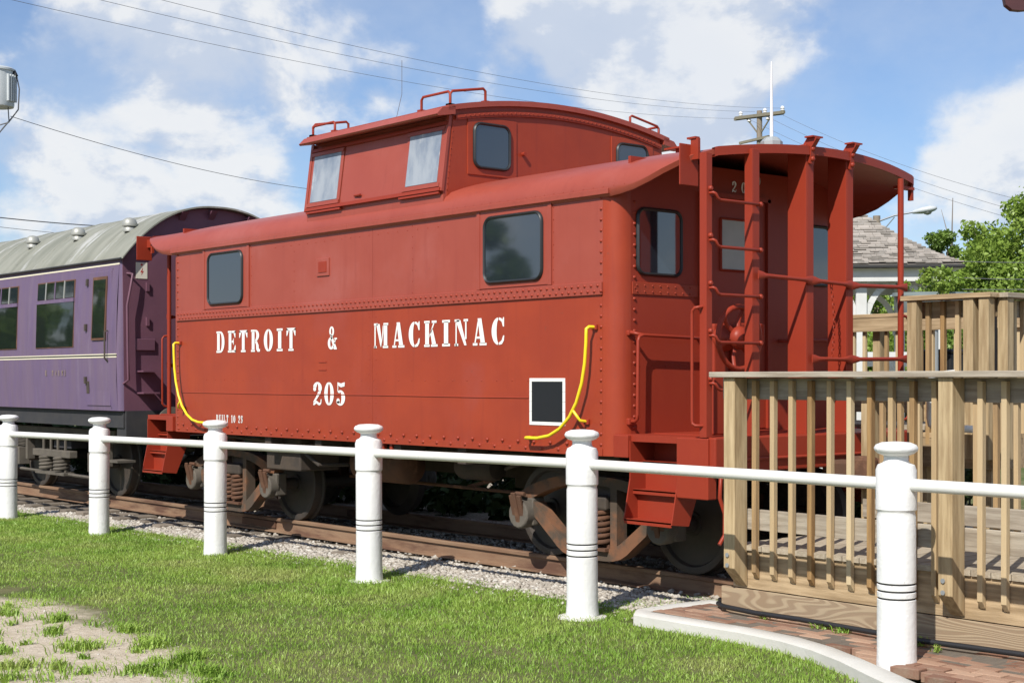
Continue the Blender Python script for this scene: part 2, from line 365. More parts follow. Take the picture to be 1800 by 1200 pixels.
def scatter_mesh(name, V, F, m, **kw):
    """V (n,k,3) blocks sharing face table F"""
    n, k, _ = V.shape; me = bpy.data.meshes.new(name)
    F = np.asarray(F); idx = (F[None] + (np.arange(n) * k)[:, None, None]).reshape(-1)
    nf = n * len(F); ln = F.shape[1]
    me.vertices.add(n * k); me.vertices.foreach_set('co', V.reshape(-1).astype(np.float32))
    me.loops.add(len(idx)); me.loops.foreach_set('vertex_index', idx.astype(np.int32))
    me.polygons.add(nf); me.polygons.foreach_set('loop_start', (np.arange(nf) * ln).astype(np.int32)); me.polygons.foreach_set('loop_total', np.full(nf, ln, np.int32))
    me.update(calc_edges=True); me.materials.append(MATS[m])
    o = bpy.data.objects.new(name, me); col.objects.link(o); return o
# ballast stones: octahedra with knocked-about corners
def stones(n, xr, yr, smin, smax, zfun):
    base = np.array([(1, 0, 0), (-1, 0, 0), (0, 1, 0), (0, -1, 0), (0, 0, 1), (0, 0, -1), (.62, .62, .5), (-.62, .55, .55), (.6, -.62, .5), (-.6, -.6, .5)], float)
    Fo = [(6, 0, 2), (6, 2, 4), (6, 4, 0), (7, 2, 1), (7, 4, 2), (7, 1, 4), (8, 3, 0), (8, 4, 3), (8, 0, 4), (9, 1, 3), (9, 3, 4), (9, 4, 1), (0, 5, 2), (2, 5, 1), (1, 5, 3), (3, 5, 0)]
    x = rng.uniform(*xr, n); y = rng.uniform(*yr, n); s = rng.uniform(smin, smax, n) * rng.uniform(.7, 1.3, n)
    V = base[None] * (1 + rng.uniform(-.28, .28, (n, 10, 3))) * s[:, None, None] * rng.uniform(.6, 1.15, (n, 1, 3))
    a = rng.uniform(0, 6.28, n); c, d = np.cos(a), np.sin(a); b = rng.uniform(-.7, .7, n); cb, sb = np.cos(b), np.sin(b)
    X = V[..., 0] * c[:, None] - V[..., 1] * d[:, None]; Y = V[..., 0] * d[:, None] + V[..., 1] * c[:, None]; Z = V[..., 2]
    X, Z = X * cb[:, None] - Z * sb[:, None], X * sb[:, None] + Z * cb[:, None]
    return np.stack([X + x[:, None], Y + y[:, None], Z * .75 + (zfun(x, y) + s * .15)[:, None]], -1), Fo
# denser and finer towards the camera
V1, Fo = stones(16000, (-14, 1.4), (-1.64, -.86), .012, .032, lambda x, y: gzv(x, y))
V2, _ = stones(9000, (-16, 1.6), (-.8, 2.2), .014, .034, lambda x, y: gzv(x, y) + .012)
V3, _ = stones(900, (.5, 1.4), (-1.55, -.5), .012, .034, lambda x, y: gzv(x, y))
V5, _ = stones(700, (-3.6, .8), (-6.8, -4.9), .003, .010, lambda x, y: gzv(x, y))
V4, _ = stones(500, (-11, .9), (-1.95, -1.58), .008, .022, lambda x, y: gzv(x, y))
bo = scatter_mesh('ballast', np.concatenate([V1, V2, V3, V4, V5]), Fo, 'stone'); tag(bo, 'pale grey crushed stone ballast along the rusty track', 'gravel', kind='stuff')

# ------------------------------------------------------------------ grass (blades)
def smooth_noise(x, y, f, seed):
    r = np.random.default_rng(seed); g = r.random((64, 64)); u = (x * f) % 63; v = (y * f) % 63
    i = u.astype(int); j = v.astype(int); a = u - i; b = v - j; a = a * a * (3 - 2 * a); b = b * b * (3 - 2 * b)
    return (g[i, j] * (1 - a) + g[i + 1, j] * a) * (1 - b) + (g[i, j + 1] * (1 - a) + g[i + 1, j + 1] * a) * b
def in_view(x, y, mlo=-.06, mhi=.06):
    qx, qy = x - 8.69, y + 9.76; d = -.7638 * qx + .6455 * qy; t = (.6455 * qx + .7638 * qy) / np.maximum(d, .1)
    return (d > 3) & (t > -.346 + mlo - .1) & (t < .346 + mhi + .1)
KERB = lambda x, y: (x > .83) & (y > -2.09 - .34 * np.clip((x - 2.35), 0, 3))
def sand_amount(x, y):
    n = smooth_noise(x + 40, y + 40, 1.3, 3) * .6 + smooth_noise(x + 40, y + 40, 3.1, 4) * .4
    wob = (n - .5) * 1.7
    e = -4.88 - .13 * np.maximum(x + 1.8, 0) - .24 * np.maximum(x + .6, 0)
    return np.clip((e - y + wob * .8) / .35 + .3, 0, 1)
def blades(n, xr, yr, hmin, hmax, wmin, wmax, keep):
    x = rng.uniform(*xr, n); y = rng.uniform(*yr, n); k = in_view(x, y) & keep(x, y); x, y = x[k], y[k]; n = len(x)
    tall = smooth_noise(x + 50, y + 50, 1.7, 11) * .5 + smooth_noise(x + 50, y + 50, 5.3, 12) * .5
    h = rng.uniform(hmin, hmax, n) * (.55 + .9 * tall); wd = rng.uniform(wmin, wmax, n); a = rng.uniform(0, 6.28, n); lean = rng.uniform(.15, .95, n) * h; la = rng.uniform(0, 6.28, n)
    dx, dy = np.cos(a) * wd / 2, np.sin(a) * wd / 2; lx, ly = np.cos(la) * lean, np.sin(la) * lean; z = gzv(x, y) - .004
    P = lambda fx, fw, fz: (x + lx * fx + dx * fw, y + ly * fx + dy * fw, z + h * fz)
    V = np.stack([np.stack(P(0, 1, 0), -1), np.stack(P(0, -1, 0), -1), np.stack(P(.35, .8, .6), -1), np.stack(P(.35, -.8, .6), -1), np.stack(P(1, 0, .93), -1)], 1)
    return V
Fb = [(0, 1, 3), (0, 3, 2), (2, 3, 4)]
lawn = lambda x, y: (~KERB(x, y)) & (rng.random(len(x)) > sand_amount(x, y) * (.90 + .12 * (smooth_noise(x + 70, y + 70, 4.0, 9) > .45))) & (y < -1.56 + .12 * (smooth_noise(x + 60, y + 60, 2.1, 5) - .5) + np.where(x > .1, np.clip((x - .1) * 2.0, 0, .9), 0))
def grass_mat(name, a, b, c_):
    m = bpy.data.materials.new(name); m.use_nodes = True; t = NT(m.node_tree); t.n.clear()
    v = t.new('ShaderNodeTexCoord').outputs['Object']
    cc = t.mix(t.ramp(t.noise(v, 1.6, 5), .35, .65), a, b); cc = t.mix(t.ramp(t.noise(v, 60, 2), .55, .8), cc, c_)
    cc = t.mix(t.math('MULTIPLY', t.ramp(t.noise(v, .9, 3), .5, .75), .6), cc, c_)
    d = t.new('ShaderNodeBsdfDiffuse', ins={0: cc}); tr = t.new('ShaderNodeBsdfTranslucent', ins={0: cc}); g = t.new('ShaderNodeBsdfGlossy', ins={0: (.6, .65, .5, 1), 1: .45})
    m1 = t.new('ShaderNodeMixShader', ins={0: .3, 1: d.outputs[0], 2: tr.outputs[0]}); m2 = t.new('ShaderNodeMixShader', ins={0: .05, 1: m1.outputs[0], 2: g.outputs[0]})
    t.l.new(m2.outputs[0], t.new('ShaderNodeOutputMaterial').inputs[0]); MATS[name] = m
grass_mat('grass', (.205, .365, .042), (.32, .465, .080), (.49, .49, .18))
for nm_, q_ in (('leaf_light', ((.17, .27, .035), (.25, .35, .06), (.32, .40, .09))), ('leaf', ((.11, .19, .03), (.17, .26, .045), (.22, .30, .065)))): grass_mat(nm_, *q_)
Vg = np.concatenate([blades(330000, (-13, 5), (-8, -1.35), .014, .043, .0032, .007, lambda x, y: lawn(x, y) & (y > -7.2)),
                     blades(60000, (-13, 5), (-3.4, -.7), .022, .055, .004, .008, lawn),
                     blades(40000, (-30, -8), (-8, -1.7), .03, .06, .008, .014, lambda x, y: (y < -1.56))])
# weedy tufts standing out of the sand and along the kerb and skirt
tx = [(-2.55, -5.35, .10, 130), (-1.5, -5.45, .10, 160), (-.75, -5.55, .13, 220), (-.2, -5.95, .10, 120), (.25, -5.6, .13, 240), (-1.9, -5.8, .08, 90), (-.4, -6.2, .11, 150), (-1.0, -6.0, .07, 60), (.6, -5.35, .12, 240), (-.05, -6.35, .12, 160), (-2.0, -5.2, .09, 120), (.1, -5.2, .12, 260), (-1.2, -5.0, .10, 260), (-.5, -5.15, .12, 260), (1.2, -1.3, .07, 60), (1.75, -1.53, .05, 40), (2.3, -1.56, .05, 60), (2.9, -1.56, .05, 60), (2.5, -1.58, .05, 50), (3.1, -1.6, .06, 80), (3.3, -1.7, .04, 30)]
for _ in range(75):
    x_, y_ = rng.uniform(-3.4, 1.3), rng.uniform(-6.7, -4.85)
    if rng.random() < .25 + .75 * sand_amount(np.array([x_]), np.array([y_]))[0]: tx.append((x_, y_, rng.uniform(.03, .10), int(rng.uniform(12, 90))))
tv = []
for x0, y0, r0, n0 in tx:
    aa = rng.uniform(0, 6.28, n0); ea = rng.uniform(0, 6.28); gx = rng.normal(0, r0 * .75, n0); gy = rng.normal(0, r0 * .38, n0); x = x0 + gx * math.cos(ea) - gy * math.sin(ea); y = y0 + gx * math.sin(ea) + gy * math.cos(ea); zb = np.where((x > 1.2) & (y > -1.9), -.10, gzv(x, y))
    h = rng.uniform(.02, .085, n0) * (.45 + .55 * r0 / .1); lx, ly = np.cos(aa) * h * .8, np.sin(aa) * h * .8; ta = aa + 1.57; wd = rng.uniform(.003, .006, n0)
    dx, dy = np.cos(ta) * wd, np.sin(ta) * wd
    P = lambda fx, fw, fz: np.stack([x + lx * fx + dx * fw, y + ly * fx + dy * fw, zb + h * fz], -1)
    tv.append(np.stack([P(0, 1, 0), P(0, -1, 0), P(.35, .8, .6), P(.35, -.8, .6), P(1, 0, .85)], 1))
go = scatter_mesh('grass', np.concatenate([Vg] + tv), Fb, 'grass'); tag(go, 'mown green lawn with weedy tufts at the sandy edge', 'grass', kind='stuff')

# ------------------------------------------------------------------ letters (stencil slab-serif)
def ell(cx_, cy_, rx, ry, a0, a1, n=14): return [(cx_ + rx * math.cos(R(a0 + (a1 - a0) * i / n)), cy_ + ry * math.sin(R(a0 + (a1 - a0) * i / n))) for i in range(n + 1)]
def cres(cx_, cy_, ro, ri, a0, a1): return ell(cx_, cy_, ro[0], ro[1], a0, a1) + ell(cx_, cy_, ri[0], ri[1], a1, a0)
def rc(x0, y0, x1, y1): return [(x0, y0), (x1, y0), (x1, y1), (x0, y1)]
SR = lambda x0, x1: [rc(x0, 0, x1, .09), rc(x0, .91, x1, 1)]
G = {
 'D': [rc(.06, .07, .28, .93)] + SR(0, .32) + [cres(.33, .5, (.35, .5), (.12, .41), -90, 90)],
 'E': [rc(.06, .07, .28, .93)] + SR(0, .30) + [rc(.32, .9, .62, 1), [(.62, 1), (.62, .68), (.57, .68), (.46, .9)], rc(.32, 0, .64, .1), [(.64, 0), (.64, .33), (.59, .33), (.47, .1)], rc(.31, .45, .43, .55), [(.43, .36), (.48, .36), (.48, .64), (.43, .64)]],
 'T': [rc(.22, .07, .44, .9), rc(.14, 0, .52, .09), rc(0, .9, .66, 1), [(0, 1), (0, .66), (.05, .66), (.17, .9)], [(.66, 1), (.66, .66), (.61, .66), (.49, .9)]],
 'R': [rc(.06, .07, .28, .93)] + SR(0, .31) + [cres(.33, .74, (.31, .26), (.09, .18), -90, 90), [(.33, .50), (.46, .50), (.60, .30), (.62, .12), (.72, .12), (.70, 0), (.52, 0), (.42, .10), (.40, .34), (.33, .42)]],
 'O': [cres(.35, .5, (.35, .5), (.10, .42), 93, 267), cres(.35, .5, (.35, .5), (.10, .42), -87, 87)],
 'I': [rc(.10, .07, .34, .93), rc(0, 0, .44, .1), rc(0, .9, .44, 1)],
 'M': [rc(0, .91, .24, 1), rc(.03, 0, .11, .9), rc(0, 0, .17, .09), [(.14, .97), (.36, .97), (.50, .30), (.42, .04)], [(.50, .28), (.56, .90), (.60, .90), (.60, .60), (.46, .04), (.44, .04)], rc(.62, .07, .84, .93), rc(.56, 0, .90, .09), rc(.60, .91, .90, 1)],
 'A': [[(.26, 1), (.46, 1), (.66, .07), (.42, .07)], rc(.36, 0, .74, .09), [(.26, .92), (.30, .74), (.15, .07), (.08, .07)], rc(0, 0, .25, .09), rc(.20, .25, .38, .33)],
 'C': [cres(.36, .5, (.36, .5), (.10, .42), 95, 265), [(.38, 1), (.50, .97), (.56, .91), (.60, 1), (.65, 1), (.65, .66), (.59, .66), (.52, .84), (.38, .92)], [(.38, 0), (.54, .03), (.64, .16), (.66, .34), (.60, .34), (.52, .16), (.38, .08)]],
 'K': [rc(.06, .07, .28, .93)] + SR(0, .32) + [[(.31, .46), (.52, .90), (.60, .90), (.31, .34)], rc(.44, .91, .72, 1), [(.36, .56), (.48, .72), (.70, .07), (.46, .07)], rc(.40, 0, .78, .09)],
 'N': [rc(0, .91, .26, 1), rc(.05, .0, .12, .88), rc(0, 0, .20, .09), [(.10, .97), (.32, .97), (.66, .02), (.54, .02), (.14, .80)], rc(.58, .25, .66, .93), rc(.50, .91, .74, 1)],
 '&': [cres(.32, .78, (.20, .22), (.06, .14), 0, 360), cres(.28, .27, (.28, .27), (.08, .18), 60, 330), [(.16, .66), (.36, .60), (.74, .04), (.74, 0), (.50, 0)], [(.54, .50), (.76, .50), (.76, .44), (.66, .42), (.56, .22), (.50, .26), (.58, .43), (.54, .44)]],
 '2': [cres(.30, .74, (.30, .26), (.06, .18), -30, 170), cres(.11, .70, (.10, .10), (.001, .001), 0, 359), [(.36, .60), (.56, .64), (.50, .50), (.24, .24), (.06, .10), (.02, .10), (.02, .16), (.20, .36)], [(.0, 0), (.06, .14), (.24, .20), (.42, .10), (.50, .12), (.52, .26), (.58, .26), (.56, .08), (.48, 0), (.38, 0), (.22, .08), (.10, 0)]],
 '0': [cres(.32, .5, (.32, .5), (.09, .42), 93, 267), cres(.32, .5, (.32, .5), (.09, .42), -87, 87)],
 '5': [[(.08, 1), (.30, .94), (.56, 1), (.54, .82), (.30, .78), (.13, .86), (.12, .56), (.08, .56)], cres(.26, .33, (.32, .33), (.08, .25), -150, 130), cres(.12, .20, (.11, .11), (.001, .001), 0, 359)],
 'B': [rc(.06, .07, .28, .93)] + SR(0, .31) + [cres(.33, .75, (.28, .25), (.08, .17), -90, 90), cres(.33, .26, (.32, .26), (.10, .18), -90, 90)],
 'U': [rc(.06, .3, .28, .93), rc(0, .91, .34, 1), cres(.34, .32, (.28, .32), (.10, .24), 180, 355), rc(.54, .32, .62, .93), rc(.46, .91, .70, 1)],
 'L': [rc(.06, .07, .28, .93)] + SR(0, .34) + [rc(.34, 0, .62, .1), [(.62, 0), (.62, .38), (.57, .38), (.44, .1)]],
 '1': [rc(.14, .07, .36, 1), rc(.04, 0, .46, .09), [(.14, .98), (.14, .82), (.02, .78), (.02, .84)]],
 '9': [cres(.30, .68, (.30, .32), (.08, .24), 0, 360), [(.46, .80), (.60, .70), (.56, .34), (.38, .02), (.14, .02), (.12, .12), (.30, .12), (.44, .40)], cres(.14, .15, (.11, .11), (.001, .001), 0, 359)],
}
GW = {k: max(p[0] for q in v for p in q) for k, v in G.items()}
def text(s, x0, x1, z0, h, parent, o_y, m='white_letter', wsc=None, axis='x', fixed=None, xdir=1):
    """spread the letters of s between x0 and x1"""
    tw = sum(GW.get(ch, .45) for ch in s); n = len(s)
    ws = wsc if wsc else h * .95
    gap = ((x1 - x0) - tw * ws) / max(n - 1, 1); x = x0
    for ch in s:
        if ch in G:
            mb = MB()
            for q in G[ch]:
                if axis == 'x': mb.add([(x + a * ws, o_y, z0 + b * h) for a, b in q], [tuple(range(len(q)))])
                else: mb.add([(o_y, x + a * ws, z0 + b * h) for a, b in q], [tuple(range(len(q)))])
            mb.build('letter', m, parent, fix=False)
            x += GW[ch] * ws + gap
        else: x += .45 * ws + gap

# ------------------------------------------------------------------ caboose
S = -1.45; F_ = 2 * YC - S; L = -7.31; ZS = 1.0; ZE = 3.12
cab = thing('caboose', 'red steel railway caboose with cupola standing on the rusty track', 'caboose', (L / 2, YC, 0))
def mirx(p): return (L - p[0], p[1], p[2])
def rot(p): return (L - p[0], 2 * YC - p[1], p[2])
def miry(p): return (p[0], 2 * YC - p[1], p[2])
def both(mb, name, m, parent=None, **kw):
    a = mb.build(name, m, parent or cab, **kw)
    b = mb.build(name, m, parent or cab, xf=mirx, **kw); return a, b
# body sides: lower and upper sheets, each sheet its own piece
seams = [0.0, -3.258, L]
for yy, sg in ((S, -1), (F_, 1)):
    for xa, xb in zip(seams[:-1], seams[1:]):
        MB().box(xb + .0015, xa - .0015, min(yy, yy - sg * .02), max(yy, yy - sg * .02), ZS, 2.30).build('side_sheet', 'red_paint', cab)
        MB().box(xb + .0015, xa - .0015, min(yy, yy - sg * .02), max(yy, yy - sg * .02), 2.30, ZE + .03).build('upper_side_sheet', 'red_paint_sheen', cab)
    mb = MB().box(L, 0, min(yy + sg * .018, yy - sg * .01), max(yy + sg * .018, yy - sg * .01), 2.297, 2.402); mb.build('belt_rail', 'red_paint_sheen', cab, bevel=.003)
    MB().box(L, 0, min(yy + sg * .008, yy - sg * .01), max(yy + sg * .008, yy - sg * .01), ZS - .012, 1.045).build('side_sill', 'red_paint', cab)
# rounded corner posts
def corner(y, sg):
    r = .16; secs = []
    for z in (ZS - .012, ZE + .06): secs.append([(0 + r * math.sin(R(a)), y - sg * r + sg * r * math.cos(R(a)), z) for a in range(0, 91, 10)])
    return MB().loft(secs)
for y, sg in ((S, -1), (F_, 1)): both(corner(y, sg), 'corner_post', 'red_paint', smooth=60)
XW = .16
both(MB().box(XW - .03, XW, S + .16, F_ - .16, 1.15, 3.42), 'end_wall', 'red_iron')
both(MB().box(XW, XW + .010, S + .17, -.50, 2.30, 2.40), 'end_belt', 'red_paint', bevel=.003)
# rivets
rv = MB()
for x in np.arange(-7.25, -.02, .0775):
    rv.rivet((x, S - .018, 2.372), (0, -1, 0), .0145); rv.rivet((x + .038, S - .018, 2.326), (0, -1, 0), .0145)
for k, x in enumerate(np.arange(-7.25, -.02, .105)):
    rv.rivet((x, S - .008, 1.078 if k % 2 else 1.025), (0, -1, 0), .016)
for x0 in (-.02, L + .02):
    for z in np.arange(1.08, 3.1, .087): rv.rivet((x0, S, z), (0, -1, 0), .0145)
for x0 in (-3.20, -3.32):
    for z in np.arange(1.1, 2.28, .14): rv.rivet((x0, S, z), (0, -1, 0), .006)
for x in np.arange(-6.6, -.5, .21): rv.rivet((x, S, 1.60), (0, -1, 0), .007)
for z in np.arange(2.43, 3.1, .105):
    for x0 in (-.60, -1.62, -5.58, -6.62, -2.6, -4.7): rv.rivet((x0, S - .0, z), (0, -1, 0), .006)
for x in np.arange(-2.2, -5.2, -.16): rv.rivet((x, S, 3.02), (0, -1, 0), .006)
for z in np.arange(1.22, 3.05, .087): rv.rivet((XW, S + .20, z), (1, 0, 0), .016)
for y in np.arange(S + .22, -.52, .09): rv.rivet((XW + .01, y, 2.375), (1, 0, 0), .009); rv.rivet((XW + .01, y, 2.325), (1, 0, 0), .009)
for y in np.arange(S + .25, -.5, .16): rv.rivet((XW, y, 1.72), (1, 0, 0), .008)
for x in np.arange(-2.0, .3, .12): rv.rivet((x, S - .028, 3.165), (0, -1, 0), .007)
for x in np.arange(-4.4, -2.15, .10): rv.rivet((x, S - .006, 3.17), (0, -1, 0), .005)
tag(rv.build('rivets', 'red_iron', cab, smooth=80), kind='stuff')
# weld seam across the lower sheets
MB().tube([(L + .1, S - .002, 1.455), (-5, S - .002, 1.45), (-3.3, S - .002, 1.455), (-1.6, S - .002, 1.45), (-.92, S - .002, 1.452)], .006, 6).build('seam', 'red_paint', cab)
# side windows with raised panels
for xa, xb in ((-1.576, -.659), (-6.62, -5.66)):
    c = ((xa + xb) / 2, S - .014, 2.748)
    MB().box(xa, xb, S - .010, S + .004, 2.412, 3.105).build('window_panel', 'red_paint_sheen', cab, bevel=.003)
    for xx in (xa - .02, xb + .02): MB().box(xx - .022, xx + .022, S - .016, S + .004, 2.405, 3.11).build('batten', 'red_paint_sheen', cab, bevel=.003)
    window(cab, c, .80, .60, (1, 0, 0), (0, 0, 1), (0, -1, 0), r=.10)
    window(cab, (c[0], F_ + .012, c[2]), .80, .60, (-1, 0, 0), (0, 0, 1), (0, 1, 0), r=.10)
MB().box(-4.25, -4.02, S - .014, S + .004, 2.666, 2.848).build('vent_plate', 'red_paint_sheen', cab, bevel=.004)
MB().box(-4.21, -4.06, S - .020, S, 2.70, 2.815).build('vent_plate', 'red_iron', cab, bevel=.004)
for z in (1.78, 1.70): MB().box(-4.22, -4.08, S - .006, S + .002, z, z + .008).build('slot_cover', 'red_iron', cab)
# lettering
text('DETROIT', -6.355, -4.668, 1.909, .242, cab, S - .004, wsc=.27)
text('&', -4.05, -3.85, 1.912, .235, cab, S - .004)
text('MACKINAC', -3.229, -1.243, 1.912, .242, cab, S - .004, wsc=.265)
text('205', -4.326, -3.736, 1.343, .238, cab, S - .004, wsc=.275)
text('BUILT 10 29', -6.36, -5.765, 1.122, .085, cab, S - .004, wsc=.066)
# white-edged black patch
MB().box(-.875, -.482, S - .005, S + .002, 1.250, 1.592).build('black_patch', 'black_panel', cab)
for bx in ((-.905, -.452, 1.592, 1.620), (-.905, -.452, 1.222, 1.250), (-.905, -.875, 1.250, 1.592), (-.482, -.452, 1.250, 1.592)):
    n = 3 if bx[1] - bx[0] > .1 else 4
    for i in range(n):
        if n == 3: a, b = bx[0] + (bx[1] - bx[0]) * i / 3, bx[0] + (bx[1] - bx[0]) * (i + 1) / 3; MB().box(a + .001, b - .001, S - .006, S + .002, bx[2], bx[3]).build('tape_strip', 'white_tape', cab)
        else: a, b = bx[2] + (bx[3] - bx[2]) * i / 4, bx[2] + (bx[3] - bx[2]) * (i + 1) / 4; MB().box(bx[0], bx[1], S - .006, S + .002, a + .001, b - .001).build('tape_strip', 'white_tape', cab)
# yellow curved grab irons
def grab():
    y = S - .095; mb = MB()
    crv = [(-.095, y, 2.02), (-.10, y, 1.90), (-.115, y, 1.74), (-.15, y, 1.58), (-.215, y, 1.42), (-.30, y, 1.30), (-.42, y, 1.20), (-.55, y, 1.14), (-.70, y, 1.115), (-.85, y, 1.113)]
    pts = []
    for i in range(len(crv) - 1):
        a, b = Vector(crv[i]), Vector(crv[i + 1]); pts += [a, (a + b) / 2]
    pts.append(Vector(crv[-1]))
    mb.tube([(-.085, S, 2.035), (-.088, y + .02, 2.035)] + pts + [(-.875, y + .03, 1.113), (-.875, S, 1.113)], .0145, 8)
    mb.tube([(-.262, y, 1.36), (-.215, y, 1.315), (-.185, y + .01, 1.275), (-.18, S, 1.262)], .0125, 8)
    return mb
for g_ in both(grab(), 'grab_iron', 'yellow_paint', smooth=70): tag(g_, 'yellow painted curved grab iron')
gb = MB()
for p in ((-.085, 2.035), (-.875, 1.113), (-.18, 1.262)): gb.obox((p[0], S - .012, p[1]), ((1, 0, 0), (0, 1, 0), (0, 0, 1)), (.03, .012, .022))
both(gb, 'grab_bracket', 'red_iron', bevel=.005)
# roof: shallow arch, rolled eaves
def roof_sec(x, top=3.58, cut=0.0, dz=0.):
    """section from near eave to far eave; cut 0..1 trims the rolled eave away"""
    pts = []; hw = F_ - YC + .028
    yb = 1.26; zb = 3.385
    if cut > 0: ye = hw - (hw - 1.18) * min(1, cut)
    def z_of(y): return top - (top - zb) * (abs(y) / yb) ** 2
    roll = [(hw, ZE), (hw + .004, 3.165), (hw - .012, 3.225), (hw - .05, 3.285), (hw - .11, 3.335), (1.26, 3.385)]
    if cut > 0: # follow the roll up to where it is cut
        tt = cut * (len(roll) - 1); i = min(int(tt), len(roll) - 2); f = tt - i
        roll = [((roll[i][0] * (1 - f) + roll[i + 1][0] * f), roll[i][1] * (1 - f) + roll[i + 1][1] * f)] * (i + 1) + roll[i + 1:]
    arch = [(y, z_of(y)) for y in np.linspace(1.12, -1.12, 17)]
    full = [(y, z) for y, z in roll] + arch + [(-y, z) for y, z in reversed(roll)]
    return [(x, YC - y, z + dz) for y, z in full]
XR = 1.16
xsr = [(L / 2, 0), (-2, 0), (-.6, 0), (.10, 0), (.22, .05), (.36, .14), (.52, .30), (.66, .48), (.80, .68), (.93, .84), (1.02, .92)]
outer = [roof_sec(x, 3.58 - max(0, x) * .085, c) for x, c in xsr]
# rounded plan at the very end
last = []
for (x, y, z) in roof_sec(XR, 3.475, .95): last.append((XR - .13 * (abs(y - YC) / 1.3) ** 2, y, z))
outer.append(last)
def inner_of(sec): return [(x, YC + (y - YC) * .985, z - .035) for x, y, z in sec]
rf = MB(); n = len(outer[0]); rf.loft(outer); o0 = len(rf.v); ins = [inner_of(s_) for s_ in outer]; rf.loft(ins)
for i in range(len(outer) - 1):
    for k in (0, n - 1): rf.f.append((i * n + k, (i + 1) * n + k, o0 + (i + 1) * n + k, o0 + i * n + k))
e = (len(outer) - 1) * n
for k in range(n - 1): rf.f.append((e + k, e + k + 1, o0 + e + k + 1, o0 + e + k))
both(rf, 'roof', 'red_paint_sheen', smooth=40)
# fascia lip under the eave and end fascia angle
both(MB().box(L / 2, .10, S - .042, S - .004, ZE - .016, ZE + .03), 'eave_strip', 'red_paint_sheen', bevel=.004)
fa = MB(); top = [(x + .012, y, z + .012) for x, y, z in last[3:-3]]; bot = [(x + .012, y, z - .058) for x, y, z in last[3:-3]]
fa.loft([top, bot]); fa.loft([[(x - .03, y, z) for x, y, z in top], [(x - .03, y, z) for x, y, z in bot]]); m_ = len(top)
fa.f += [(k, k + 1, 2 * m_ + k + 1, 2 * m_ + k) for k in range(m_ - 1)] + [(m_ + k, m_ + k + 1, 3 * m_ + k + 1, 3 * m_ + k) for k in range(m_ - 1)]
both(fa, 'end_fascia', 'red_iron', smooth=40)
MB().box(-6.9, -.3, YC - 1.3, YC + 1.3, 3.26, 3.30).build('ceiling', 'dark_interior', cab)

